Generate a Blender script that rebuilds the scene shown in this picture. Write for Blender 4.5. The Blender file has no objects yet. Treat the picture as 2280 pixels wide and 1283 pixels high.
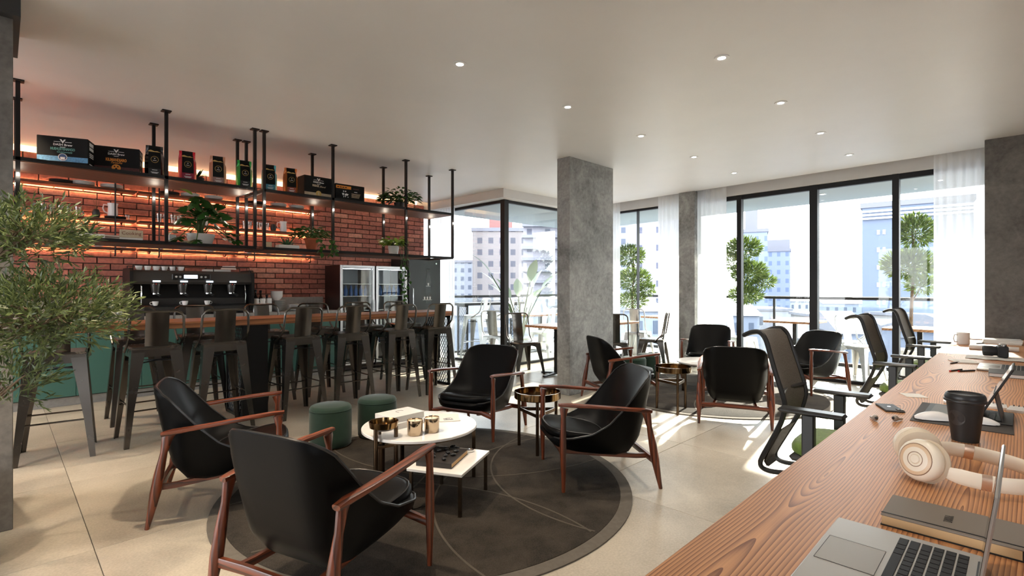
import bpy, bmesh, math, random
from mathutils import Vector, Matrix, Euler

# ------------------------------------------------------------------ camera, sky, sun, exposure
scene = bpy.context.scene
R = math.radians
cam_d = bpy.data.cameras.new('camera')
cam_d.sensor_fit = 'HORIZONTAL'; cam_d.sensor_width = 36.0; cam_d.lens = 18.0
cam_d.clip_start = 0.02; cam_d.clip_end = 2000
cam = bpy.data.objects.new('camera', cam_d); scene.collection.objects.link(cam)
cam.location = (0, 0, 1.35); cam.rotation_euler = (R(90), 0, R(-45))
scene.camera = cam

world = bpy.data.worlds.new('sky'); scene.world = world; world.use_nodes = True
wn = world.node_tree.nodes; wl = world.node_tree.links
wn.clear()
w_out = wn.new('ShaderNodeOutputWorld'); w_bg = wn.new('ShaderNodeBackground')
w_tc = wn.new('ShaderNodeTexCoord'); w_sep = wn.new('ShaderNodeSeparateXYZ'); w_ramp = wn.new('ShaderNodeValToRGB')
wl.new(w_tc.outputs['Generated'], w_sep.inputs[0]); wl.new(w_sep.outputs[2], w_ramp.inputs[0])
w_ramp.color_ramp.elements[0].position = 0.0; w_ramp.color_ramp.elements[0].color = (0.97, 0.985, 1.0, 1)
w_ramp.color_ramp.elements[1].position = 0.8; w_ramp.color_ramp.elements[1].color = (0.80, 0.89, 1.0, 1)
wl.new(w_ramp.outputs[0], w_bg.inputs[0]); w_bg.inputs[1].default_value = 5.2
wl.new(w_bg.outputs[0], w_out.inputs[0])

sun_d = bpy.data.lights.new('sun', 'SUN'); sun_d.energy = 18.0; sun_d.angle = R(0.8); sun_d.color = (1.0, 0.9, 0.76)
sun = bpy.data.objects.new('sun', sun_d); scene.collection.objects.link(sun)
_el, _az = R(23.5), math.atan2(0.177, 1.237)
_to_sun = Vector((math.cos(_el)*math.cos(_az), math.cos(_el)*math.sin(_az), math.sin(_el)))
sun.rotation_euler = (-_to_sun).to_track_quat('-Z', 'Y').to_euler()
sun.location = (20, 5, 10)

scene.view_settings.view_transform = 'Standard'
scene.view_settings.look = 'None'
scene.view_settings.gamma = 1.0
scene.view_settings.use_curve_mapping = False
scene.view_settings.exposure = 0.85
try:
    scene.cycles.max_bounces = 10; scene.cycles.diffuse_bounces = 5; scene.cycles.glossy_bounces = 4
    scene.cycles.transparent_max_bounces = 16; scene.cycles.transmission_bounces = 6
    scene.cycles.caustics_reflective = False; scene.cycles.caustics_refractive = False
    scene.cycles.sample_clamp_indirect = 6.0
    scene.cycles.use_denoising = True
except Exception:
    pass

# ------------------------------------------------------------------ helpers
C = scene.collection
PI = math.pi
ORD = ['first','second','third','fourth','fifth','sixth','seventh','eighth','ninth','tenth','eleventh','twelfth','thirteenth','fourteenth','fifteenth','sixteenth','seventeenth','eighteenth']
rnd = random.Random(7)

def _vadd(a, b): return (a[0]+b[0], a[1]+b[1], a[2]+b[2])

class MB:
    """collects faces, then becomes one mesh object"""
    def __init__(s): s.v = []; s.f = []
    def add(s, vs, fs):
        o = len(s.v); s.v.extend([tuple(p) for p in vs]); s.f.extend([tuple(i+o for i in f) for f in fs]); return s
    def box(s, x0, x1, y0, y1, z0, z1, ch=0.0):
        if x0 > x1: x0, x1 = x1, x0
        if y0 > y1: y0, y1 = y1, y0
        if z0 > z1: z0, z1 = z1, z0
        if ch <= 0:
            vs = [(x0,y0,z0),(x1,y0,z0),(x1,y1,z0),(x0,y1,z0),(x0,y0,z1),(x1,y0,z1),(x1,y1,z1),(x0,y1,z1)]
            return s.add(vs, [(0,3,2,1),(4,5,6,7),(0,1,5,4),(1,2,6,5),(2,3,7,6),(3,0,4,7)])
        c = min(ch, (x1-x0)*.49, (y1-y0)*.49, (z1-z0)*.49)
        xs, ys, zs = (x0,x1), (y0,y1), (z0,z1)
        vs = []; idx = {}
        for i in (0,1):
            for j in (0,1):
                for k in (0,1):
                    x, y, z = xs[i], ys[j], zs[k]
                    sx, sy, sz = (c if i==0 else -c), (c if j==0 else -c), (c if k==0 else -c)
                    idx[i,j,k,0] = len(vs); vs.append((x, y+sy, z+sz))
                    idx[i,j,k,1] = len(vs); vs.append((x+sx, y, z+sz))
                    idx[i,j,k,2] = len(vs); vs.append((x+sx, y+sy, z))
        F = []
        def q(*k): F.append(tuple(idx[a] for a in k))
        q((0,0,0,0),(0,0,1,0),(0,1,1,0),(0,1,0,0)); q((1,0,0,0),(1,1,0,0),(1,1,1,0),(1,0,1,0))
        q((0,0,0,1),(1,0,0,1),(1,0,1,1),(0,0,1,1)); q((0,1,0,1),(0,1,1,1),(1,1,1,1),(1,1,0,1))
        q((0,0,0,2),(0,1,0,2),(1,1,0,2),(1,0,0,2)); q((0,0,1,2),(1,0,1,2),(1,1,1,2),(0,1,1,2))
        for a in (0,1):
            for b in (0,1):
                q((0,a,b,1),(1,a,b,1),(1,a,b,2),(0,a,b,2)); q((a,0,b,0),(a,1,b,0),(a,1,b,2),(a,0,b,2)); q((a,b,0,0),(a,b,1,0),(a,b,1,1),(a,b,0,1))
        for i in (0,1):
            for j in (0,1):
                for k in (0,1): q((i,j,k,0),(i,j,k,1),(i,j,k,2))
        return s.add(vs, F)
    def cyl(s, p0, p1, r0, r1=None, n=12, cap=True):
        return s.tube([p0, p1], [r0, r0 if r1 is None else r1], n, cap=cap)
    def tube(s, pts, r, n=8, closed=False, cap=True, up=None, sec=None):
        """sweep a circle (or section sec: list of (a,b)) along pts; r: number, list, or list of (ra,rb)"""
        P = [Vector(p) for p in pts]; m = len(P)
        rs = r if isinstance(r, (list, tuple)) else [r]*m
        T = []
        for i in range(m):
            if closed: t = P[(i+1) % m]-P[i-1]
            elif i == 0: t = P[1]-P[0]
            elif i == m-1: t = P[-1]-P[-2]
            else: t = (P[i+1]-P[i]).normalized()+(P[i]-P[i-1]).normalized()
            if t.length < 1e-9: t = Vector((0,0,1))
            T.append(t.normalized())
        if up is None:
            up = Vector((0,0,1)) if abs(T[0].z) < .9 else Vector((1,0,0))
            nrm = (up-T[0]*up.dot(T[0])).normalized(); fixed = False
        else: up = Vector(up); fixed = True
        if sec is None: sec = [(math.cos(2*PI*k/n), math.sin(2*PI*k/n)) for k in range(n)]
        n = len(sec); o = len(s.v)
        for i in range(m):
            if fixed: nrm = (up-T[i]*up.dot(T[i])).normalized()
            else: nrm = (nrm-T[i]*nrm.dot(T[i])).normalized()
            b = T[i].cross(nrm)
            ra, rb = rs[i] if isinstance(rs[i], (list, tuple)) else (rs[i], rs[i])
            for (a, c) in sec: s.v.append(tuple(P[i]+nrm*(a*ra)+b*(c*rb)))
        M_ = m if closed else m-1
        for i in range(M_):
            j = (i+1) % m
            for k in range(n):
                l = (k+1) % n
                s.f.append((o+i*n+k, o+i*n+l, o+j*n+l, o+j*n+k))
        if cap and not closed:
            s.f.append(tuple(o+k for k in reversed(range(n)))); s.f.append(tuple(o+(m-1)*n+k for k in range(n)))
        return s
    def lathe(s, prof, n=24, c=(0,0,0), cap=True):
        o = len(s.v); m = len(prof)
        for (r, z) in prof:
            for k in range(n):
                a = 2*PI*k/n; s.v.append((c[0]+r*math.cos(a), c[1]+r*math.sin(a), c[2]+z))
        for i in range(m-1):
            for k in range(n):
                l = (k+1) % n; s.f.append((o+i*n+k, o+i*n+l, o+(i+1)*n+l, o+(i+1)*n+k))
        if cap:
            if prof[0][0] > 1e-6: s.f.append(tuple(o+k for k in reversed(range(n))))
            if prof[-1][0] > 1e-6: s.f.append(tuple(o+(m-1)*n+k for k in range(n)))
        return s
    def prism(s, poly, z0, z1):
        n = len(poly)
        vs = [(x,y,z0) for x,y in poly]+[(x,y,z1) for x,y in poly]
        fs = [tuple(reversed(range(n))), tuple(range(n, 2*n))]+[(i,(i+1)%n,n+(i+1)%n,n+i) for i in range(n)]
        return s.add(vs, fs)
    def grid(s, rows, closed_u=False):
        o = len(s.v); m = len(rows); n = len(rows[0])
        for r in rows: s.v.extend([tuple(p) for p in r])
        for i in range(m-1):
            for k in range(n if closed_u else n-1):
                l = (k+1) % n; s.f.append((o+i*n+k, o+i*n+l, o+(i+1)*n+l, o+(i+1)*n+k))
        return s
    def sphere(s, c, r, nu=14, nv=8):
        if not isinstance(r, (tuple, list)): r = (r, r, r)
        rows = []
        for i in range(nv+1):
            a = -PI/2+PI*i/nv
            ca = max(math.cos(a), 1e-4)
            rows.append([(c[0]+r[0]*ca*math.cos(2*PI*k/nu), c[1]+r[1]*ca*math.sin(2*PI*k/nu), c[2]+r[2]*math.sin(a)) for k in range(nu)])
        return s.grid(rows, True)
    def mat4(s, M, start=0):
        for i in range(start, len(s.v)): s.v[i] = tuple(M @ Vector(s.v[i]))
        return s
    def mesh(s, name, mat, smooth=True, ang=38):
        me = bpy.data.meshes.new(name); me.from_pydata(s.v, [], s.f); me.validate(); me.update()
        if mat is not None: me.materials.append(mat)
        if smooth and len(me.polygons):
            me.polygons.foreach_set('use_smooth', [True]*len(me.polygons))
            try: me.set_sharp_from_angle(angle=R(ang))
            except Exception: pass
        return me
    def build(s, name, mat, parent=None, loc=(0,0,0), rot=(0,0,0), smooth=True, ang=38):
        return link(name, s.mesh(name, mat, smooth, ang), parent, loc, rot)

def link(name, me, parent=None, loc=(0,0,0), rot=(0,0,0)):
    o = bpy.data.objects.new(name, me); C.objects.link(o)
    o.location = loc; o.rotation_euler = rot if isinstance(rot, (tuple, list)) else (0,0,rot)
    if parent is not None: o.parent = parent
    return o

def thing(name, label, cat, loc=(0,0,0), rz=0.0, group=None):
    o = bpy.data.objects.new(name, None); C.objects.link(o)
    o.empty_display_size = .05; o.location = loc; o.rotation_euler = (0,0,rz)
    return tag(o, label, cat, group)
def tag(o, label, cat, group=None, kind=None):
    if label: o['label'] = label
    if cat: o['category'] = cat
    if group: o['group'] = group
    if kind: o['kind'] = kind
    return o
def struct(o, label=None):
    o['kind'] = 'structure'
    if label: o['label'] = label
    return o
def empty(name, loc=(0,0,0), rz=0.0, parent=None):
    o = bpy.data.objects.new(name, None); C.objects.link(o); o.empty_display_size = .05
    o.location = loc; o.rotation_euler = (0,0,rz)
    if parent: o.parent = parent
    return o
def dup(root, loc, rz, label, group=None, scale=None):
    def cp(o, par):
        c = o.copy(); C.objects.link(c); c.parent = par
        for ch in o.children: cp(ch, c)
        return c
    r = cp(root, None); r.location = loc; r.rotation_euler = (0,0,rz); r['label'] = label
    if scale: r.scale = (scale,)*3
    if group: r['group'] = group
    return r

def text_mesh(txt, size, mat, name='lettering', parent=None, loc=(0,0,0), rot=(0,0,0), align='CENTER', depth=0.0008, sx=1.0, shear=0.0, bold=0.0):
    cu = bpy.data.curves.new('t', 'FONT'); cu.body = txt; cu.size = size; cu.align_x = align; cu.align_y = 'CENTER'
    cu.extrude = depth; cu.shear = shear; cu.resolution_u = 2; cu.offset = bold
    ob = bpy.data.objects.new('t', cu); C.objects.link(ob)
    me = bpy.data.meshes.new_from_object(ob)
    C.objects.unlink(ob); bpy.data.objects.remove(ob); bpy.data.curves.remove(cu)
    for v in me.vertices: v.co.x *= sx
    me.materials.clear(); me.materials.append(mat); me.name = name
    return link(name, me, parent, loc, rot)

# ------------------------------------------------------------------ materials
_mats = {}
def _new(name):
    m = bpy.data.materials.new(name); m.use_nodes = True
    nt = m.node_tree; b = nt.nodes['Principled BSDF']; return m, nt, b
def lin(*c):
    return tuple(((v/255)/12.92 if v/255 <= .04045 else ((v/255+.055)/1.055)**2.4) for v in c)+(1,)
def mat(name, col, rough=.5, metal=0.0, var=0.0, scale=6.0, bump=0.0, spec=.5, emit=None, estr=1.0, stretch=(1,1,1), rvar=0.0, coat=0.0, sheen=0.0, detail=4, trans=0.0):
    if name in _mats: return _mats[name]
    m, nt, b = _new(name); _mats[name] = m
    if len(col) == 3: col = tuple(col)+(1,)
    b.inputs['Base Color'].default_value = col; b.inputs['Roughness'].default_value = rough; b.inputs['Metallic'].default_value = metal
    b.inputs['Specular IOR Level'].default_value = spec
    if coat: b.inputs['Coat Weight'].default_value = coat; b.inputs['Coat Roughness'].default_value = .15
    if sheen: b.inputs['Sheen Weight'].default_value = sheen; b.inputs['Sheen Roughness'].default_value = .4
    if trans: b.inputs['Transmission Weight'].default_value = trans
    if emit is not None:
        b.inputs['Emission Color'].default_value = tuple(emit[:3])+(1,); b.inputs['Emission Strength'].default_value = estr
    if var or bump or rvar:
        tc = nt.nodes.new('ShaderNodeTexCoord'); mp = nt.nodes.new('ShaderNodeMapping'); mp.inputs['Scale'].default_value = stretch
        nt.links.new(tc.outputs['Object'], mp.inputs[0])
        nz = nt.nodes.new('ShaderNodeTexNoise'); nz.inputs['Scale'].default_value = scale; nz.inputs['Detail'].default_value = detail; nz.inputs['Roughness'].default_value = .6
        nt.links.new(mp.outputs[0], nz.inputs[0])
        if var:
            rp = nt.nodes.new('ShaderNodeValToRGB'); e = rp.color_ramp.elements
            e[0].position = .3; e[1].position = .7
            e[0].color = tuple(c*(1-var) for c in col[:3])+(1,); e[1].color = tuple(min(1, c*(1+var)) for c in col[:3])+(1,)
            nt.links.new(nz.outputs[0], rp.inputs[0]); nt.links.new(rp.outputs[0], b.inputs['Base Color'])
        if rvar:
            mr = nt.nodes.new('ShaderNodeMapRange'); mr.inputs['From Min'].default_value = .3; mr.inputs['From Max'].default_value = .7
            mr.inputs['To Min'].default_value = max(0, rough-rvar); mr.inputs['To Max'].default_value = min(1, rough+rvar)
            nt.links.new(nz.outputs[0], mr.inputs[0]); nt.links.new(mr.outputs[0], b.inputs['Roughness'])
        if bump:
            bp = nt.nodes.new('ShaderNodeBump'); bp.inputs['Strength'].default_value = bump; bp.inputs['Distance'].default_value = .01
            nt.links.new(nz.outputs[0], bp.inputs['Height']); nt.links.new(bp.outputs[0], b.inputs['Normal'])
    return m

def concrete(name, c0, c1, rough=.75, tint=None):
    m, nt, b = _new(name); _mats[name] = m; N = nt.nodes; L = nt.links
    tc = N.new('ShaderNodeTexCoord'); n1 = N.new('ShaderNodeTexNoise'); n1.inputs['Scale'].default_value = 2.2; n1.inputs['Detail'].default_value = 8; n1.inputs['Roughness'].default_value = .7; n1.inputs['Distortion'].default_value = .6
    L.new(tc.outputs['Object'], n1.inputs[0])
    n2 = N.new('ShaderNodeTexNoise'); n2.inputs['Scale'].default_value = 28; n2.inputs['Detail'].default_value = 6
    L.new(tc.outputs['Object'], n2.inputs[0])
    mx = N.new('ShaderNodeMath'); mx.operation = 'MULTIPLY_ADD'; mx.inputs[1].default_value = .35; L.new(n2.outputs[0], mx.inputs[0]); L.new(n1.outputs[0], mx.inputs[2])
    rp = N.new('ShaderNodeValToRGB'); rp.color_ramp.elements[0].position = .48; rp.color_ramp.elements[1].position = .86
    rp.color_ramp.elements[0].color = c0; rp.color_ramp.elements[1].color = c1
    L.new(mx.outputs[0], rp.inputs[0]); L.new(rp.outputs[0], b.inputs['Base Color']); b.inputs['Roughness'].default_value = rough
    bp = N.new('ShaderNodeBump'); bp.inputs['Strength'].default_value = .15; bp.inputs['Distance'].default_value = .005; L.new(n2.outputs[0], bp.inputs['Height']); L.new(bp.outputs[0], b.inputs['Normal'])
    return m

def wood(name, c0, c1, bands=20.0, axis=0, rough=.45, dist=2.0, nscale=1.6, along=.22, fine=.35, coat=0.0, lo=.3, hi=.75):
    """growth-ring lines running along the given axis"""
    m, nt, b = _new(name); _mats[name] = m; N = nt.nodes; L = nt.links
    tc = N.new('ShaderNodeTexCoord'); mp = N.new('ShaderNodeMapping')
    sc = [1.0,1.0,1.0]; sc[axis] = along; mp.inputs['Scale'].default_value = sc
    L.new(tc.outputs['Object'], mp.inputs[0])
    nz = N.new('ShaderNodeTexNoise'); nz.inputs['Scale'].default_value = nscale; nz.inputs['Detail'].default_value = 2.5; nz.inputs['Roughness'].default_value = .45
    L.new(mp.outputs[0], nz.inputs[0])
    sp = N.new('ShaderNodeSeparateXYZ'); L.new(tc.outputs['Object'], sp.inputs[0])
    cross = [i for i in range(3) if i != axis]
    ad = N.new('ShaderNodeMath'); ad.operation = 'ADD'; L.new(sp.outputs[cross[0]], ad.inputs[0]); L.new(sp.outputs[cross[1]], ad.inputs[1])
    a2 = N.new('ShaderNodeMath'); a2.operation = 'MULTIPLY_ADD'; a2.inputs[1].default_value = dist; L.new(nz.outputs[0], a2.inputs[0]); L.new(ad.outputs[0], a2.inputs[2])
    a3 = N.new('ShaderNodeMath'); a3.operation = 'MULTIPLY'; a3.inputs[1].default_value = bands; L.new(a2.outputs[0], a3.inputs[0])
    fr = N.new('ShaderNodeMath'); fr.operation = 'FRACT'; L.new(a3.outputs[0], fr.inputs[0])
    n2 = N.new('ShaderNodeTexNoise'); n2.inputs['Scale'].default_value = 60; n2.inputs['Detail'].default_value = 3
    mp2 = N.new('ShaderNodeMapping'); s2 = [1.0,1.0,1.0]; s2[axis] = .05; mp2.inputs['Scale'].default_value = s2; L.new(tc.outputs['Object'], mp2.inputs[0]); L.new(mp2.outputs[0], n2.inputs[0])
    ma = N.new('ShaderNodeMath'); ma.operation = 'MULTIPLY_ADD'; ma.inputs[1].default_value = fine; L.new(n2.outputs[0], ma.inputs[0]); L.new(fr.outputs[0], ma.inputs[2])
    rp = N.new('ShaderNodeValToRGB'); e = rp.color_ramp.elements
    e[0].position = lo; e[0].color = c1; e[1].position = hi+fine*.5; e[1].color = c0
    e3 = rp.color_ramp.elements.new(min(1, hi+fine*.5+.12)); e3.color = c1
    L.new(ma.outputs[0], rp.inputs[0]); L.new(rp.outputs[0], b.inputs['Base Color']); b.inputs['Roughness'].default_value = rough
    if coat: b.inputs['Coat Weight'].default_value = coat; b.inputs['Coat Roughness'].default_value = .25
    return m

def slabwood(name, c0, c1, bands=125.0):
    """plain-sawn slab along x: rings round a wandering pith give cathedral figure"""
    m, nt, b = _new(name); _mats[name] = m; N = nt.nodes; L = nt.links
    def math_(op, a, b_=None, c=None):
        n = N.new('ShaderNodeMath'); n.operation = op
        for i, v in enumerate((a, b_, c)):
            if v is None: continue
            if isinstance(v, (int, float)): n.inputs[i].default_value = v
            else: L.new(v, n.inputs[i])
        return n.outputs[0]
    def noise(scale, vec, detail=2.0, rough=.5):
        mp = N.new('ShaderNodeMapping'); mp.inputs['Scale'].default_value = vec; L.new(tc.outputs['Object'], mp.inputs[0])
        n = N.new('ShaderNodeTexNoise'); n.inputs['Scale'].default_value = scale; n.inputs['Detail'].default_value = detail; n.inputs['Roughness'].default_value = rough; L.new(mp.outputs[0], n.inputs[0]); return n.outputs[0]
    tc = N.new('ShaderNodeTexCoord'); sp = N.new('ShaderNodeSeparateXYZ'); L.new(tc.outputs['Object'], sp.inputs[0])
    warp = noise(1.6, (.16,1,1), 2.0, .5)
    y = math_('MULTIPLY_ADD', warp, .09, sp.outputs[1])
    yy = math_('PINGPONG', math_('ADD', y, 3.03), .145)
    zz = math_('MULTIPLY', math_('SUBTRACT', noise(.42, (1,.05,.05), 2.0, .5), .5), .5)
    r = math_('SQRT', math_('ADD', math_('MULTIPLY', yy, yy), math_('MULTIPLY', zz, zz)))
    r2 = math_('MULTIPLY_ADD', noise(11.0, (.10,1,1), 2.0), .010, r)
    fr = math_('FRACT', math_('MULTIPLY', r2, bands))
    fib = noise(240.0, (.02,1,1), 2.0)
    tone = noise(1.4, (.3,1,1), 2.0)
    v = math_('MULTIPLY_ADD', fib, .35, math_('MULTIPLY_ADD', tone, .35, math_('MULTIPLY', math_('POWER', fr, 1.7), .55)))
    rp = N.new('ShaderNodeValToRGB'); e = rp.color_ramp.elements; e[0].position = .30; e[0].color = c1; e[1].position = .86; e[1].color = c0
    k = e.new(.55); k.color = tuple(c1[i]*.62+c0[i]*.38 for i in range(3))+(1,)
    L.new(v, rp.inputs[0]); L.new(rp.outputs[0], b.inputs['Base Color']); b.inputs['Roughness'].default_value = .42
    bp = N.new('ShaderNodeBump'); bp.inputs['Strength'].default_value = .12; bp.inputs['Distance'].default_value = .002; L.new(v, bp.inputs['Height']); L.new(bp.outputs[0], b.inputs['Normal'])
    return m

def glass(name, tint=(.97,.99,.98,1), refl=.12, rough=.02):
    """thin clear glazing: mostly see-through, a little mirror at grazing angles"""
    m = bpy.data.materials.new(name); m.use_nodes = True; nt = m.node_tree; N = nt.nodes; L = nt.links; N.clear(); _mats[name] = m
    o = N.new('ShaderNodeOutputMaterial'); t = N.new('ShaderNodeBsdfTransparent'); t.inputs[0].default_value = tint
    g = N.new('ShaderNodeBsdfGlossy'); g.inputs['Roughness'].default_value = rough
    f = N.new('ShaderNodeLayerWeight'); f.inputs[0].default_value = .25
    mu = N.new('ShaderNodeMath'); mu.operation = 'MULTIPLY_ADD'; mu.inputs[1].default_value = .28; mu.inputs[2].default_value = refl*.15; L.new(f.outputs['Fresnel'], mu.inputs[0])
    mx = N.new('ShaderNodeMixShader'); L.new(mu.outputs[0], mx.inputs[0]); L.new(t.outputs[0], mx.inputs[1]); L.new(g.outputs[0], mx.inputs[2]); L.new(mx.outputs[0], o.inputs[0])
    return m
def sheer(name):
    m = bpy.data.materials.new(name); m.use_nodes = True; nt = m.node_tree; N = nt.nodes; L = nt.links; N.clear(); _mats[name] = m
    o = N.new('ShaderNodeOutputMaterial'); t = N.new('ShaderNodeBsdfTransparent'); d = N.new('ShaderNodeBsdfDiffuse'); tr = N.new('ShaderNodeBsdfTranslucent')
    d.inputs[0].default_value = (.9,.9,.9,1); tr.inputs[0].default_value = (.95,.95,.95,1)
    m1 = N.new('ShaderNodeMixShader'); m1.inputs[0].default_value = .6; L.new(d.outputs[0], m1.inputs[1]); L.new(tr.outputs[0], m1.inputs[2])
    m2 = N.new('ShaderNodeMixShader'); m2.inputs[0].default_value = .84; L.new(t.outputs[0], m2.inputs[1]); L.new(m1.outputs[0], m2.inputs[2]); L.new(m2.outputs[0], o.inputs[0])
    return m
def leafmat(name, c, c2, rough=.45):
    m, nt, b = _new(name); _mats[name] = m; N = nt.nodes; L = nt.links
    g = N.new('ShaderNodeNewGeometry'); rp = N.new('ShaderNodeValToRGB'); rp.color_ramp.elements[0].color = c; rp.color_ramp.elements[1].color = c2
    L.new(g.outputs['Random Per Island'], rp.inputs[0]); L.new(rp.outputs[0], b.inputs['Base Color']); b.inputs['Roughness'].default_value = rough
    tr = N.new('ShaderNodeBsdfTranslucent'); L.new(rp.outputs[0], tr.inputs[0])
    mx = N.new('ShaderNodeMixShader'); mx.inputs[0].default_value = .3; L.new(b.outputs[0], mx.inputs[1]); L.new(tr.outputs[0], mx.inputs[2])
    L.new(mx.outputs[0], N['Material Output'].inputs[0])
    return m

M_plaster = mat('white_plaster', (.80,.80,.80), .45, var=.02, scale=1.5)
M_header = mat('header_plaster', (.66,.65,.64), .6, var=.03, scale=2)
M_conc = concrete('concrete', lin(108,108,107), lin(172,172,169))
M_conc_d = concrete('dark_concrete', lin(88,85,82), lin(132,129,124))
M_black = mat('black_metal', (.012,.012,.013), .42, .3, spec=.4)
M_black_frame = mat('black_aluminium', (.010,.010,.011), .5, 0.0, spec=.3)
M_glass = glass('window_glass')
M_sheer = sheer('sheer_fabric')
M_grout = mat('grout', (.10,.09,.08), .9)
M_steel = mat('gunmetal', lin(98,94,90), .25, .95, var=.10, scale=4, rvar=.04)
M_steel_l = mat('bright_metal', (.62,.62,.63), .3, .85, var=.15, scale=8)
M_chrome = mat('chrome', (.8,.8,.8), .12, 1.0)
M_white = mat('white_ceramic', (.82,.81,.79), .25)
M_paper = mat('paper', (.80,.77,.72), .7)
M_leather = mat('black_leather', (.0032,.0032,.0034), .42, var=.25, scale=3, bump=.04, spec=.10)
M_pipe = mat('leather_piping', (.012,.012,.013), .35)
M_teak = wood('rosewood', lin(46,22,13), lin(118,58,33), bands=26, axis=0, rough=.34, dist=.18, nscale=3.0, along=.12, fine=.5, coat=.15)
M_teakv = wood('rosewood_upright', lin(46,22,13), lin(118,58,33), bands=26, axis=2, rough=.34, dist=.18, nscale=3.0, along=.12, fine=.5, coat=.15)
M_desk = slabwood('desk_oak', lin(122,72,42), lin(212,154,104))
M_bartop = wood('bar_oak', lin(110,64,38), lin(176,116,74), bands=22, axis=0, rough=.4, dist=.3, nscale=2.0, along=.12, fine=.5)
M_shelfwood = wood('shelf_walnut', lin(58,32,22), lin(112,66,44), bands=18, axis=0, rough=.5, dist=.3, nscale=2.0, along=.12, fine=.5)
M_tablewood = wood('cafe_table_oak', lin(150,98,62), lin(204,150,108), bands=18, axis=0, rough=.4, dist=.3, nscale=2.0, along=.12, fine=.5)
M_velvet = mat('green_velvet', lin(32,58,45), .8, sheen=.25, var=.15, scale=4)
M_bronze = mat('bronze', (.11,.075,.048), .25, 1.0, var=.25, scale=6)
M_brass = mat('antique_brass', (.25,.16,.075), .14, 1.0)
M_marble = mat('white_marble', (.78,.76,.73), .18, var=.06, scale=7, detail=8)
M_greenlam = mat('green_laminate', lin(62,102,92), .45, var=.04, scale=3)
M_worktop = mat('grey_worktop', lin(150,146,140), .35, var=.12, scale=20)
M_darkpl = mat('dark_plastic', (.016,.016,.017), .4)
M_gold = mat('gold_print', (.55,.38,.13), .35, .6)

# ================================================================== SETTING
ZC = 3.0
# floor: big square tiles, joints recessed
fl = struct(MB().box(-4.2, 8.42, -4.6, 8.46, -.2, -.006).build('floor', M_grout), 'large beige stone-look floor tiles')
M_tile, nt, b = _new('floor_tile'); N = nt.nodes; L = nt.links
oi = N.new('ShaderNodeObjectInfo'); tc = N.new('ShaderNodeTexCoord')
va = N.new('ShaderNodeVectorMath'); va.operation = 'MULTIPLY_ADD'; va.inputs[1].default_value = (1,1,1)
mu = N.new('ShaderNodeVectorMath'); mu.operation = 'SCALE'; mu.inputs[0].default_value = (17,31,5); L.new(oi.outputs['Random'], mu.inputs['Scale'])
L.new(tc.outputs['Object'], va.inputs[0]); L.new(mu.outputs[0], va.inputs[2])
n1 = N.new('ShaderNodeTexNoise'); n1.inputs['Scale'].default_value = 1.7; n1.inputs['Detail'].default_value = 5; L.new(va.outputs[0], n1.inputs[0])
n2 = N.new('ShaderNodeTexNoise'); n2.inputs['Scale'].default_value = 90; n2.inputs['Detail'].default_value = 4; L.new(va.outputs[0], n2.inputs[0])
ma = N.new('ShaderNodeMath'); ma.operation = 'MULTIPLY_ADD'; ma.inputs[1].default_value = .55; L.new(n2.outputs[0], ma.inputs[0]); L.new(n1.outputs[0], ma.inputs[2])
rp = N.new('ShaderNodeValToRGB'); rp.color_ramp.elements[0].position = .5; rp.color_ramp.elements[1].position = 1.05
rp.color_ramp.elements[0].color = lin(144,136,122); rp.color_ramp.elements[1].color = lin(188,180,165)
L.new(ma.outputs[0], rp.inputs[0]); L.new(rp.outputs[0], b.inputs['Base Color']); b.inputs['Roughness'].default_value = .34; b.inputs['Specular IOR Level'].default_value = .45
TS = 1.28
tile_me = MB().box(-TS/2+.0018, TS/2-.0018, -TS/2+.0018, TS/2-.0018, -.02, 0, .0015).mesh('tile', M_tile, False)
for i in range(-4, 7):
    for j in range(-6, 4):
        cx, cy = .345+TS*(i+.5), 3.39+TS*(j+.5)
        if cx > 8.9 or cx < -3.7: continue
        if cx > 6.9 and cy > 7.0: continue
        link('tile', tile_me, fl, (cx, cy, 0))

# ceiling: L-shaped slab, stops short of the brick wall to leave a lit cove
def W(y): return 8.152+.0558*y
poly = [(-4.2,-4.6), (W(-4.6),-4.6), (W(6.08),6.08), (5.88,6.08), (5.88,8.16), (-4.2,8.16)]
struct(MB().prism(poly, ZC, ZC+.12).build('ceiling', M_plaster, smooth=False), 'smooth white plaster ceiling with recessed spots')
struct(MB().box(-4.3, 6.2, 8.05, 8.6, ZC+.12, ZC+.3).build('trim_1', M_plaster, smooth=False), 'cove box above the brick wall')

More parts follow.
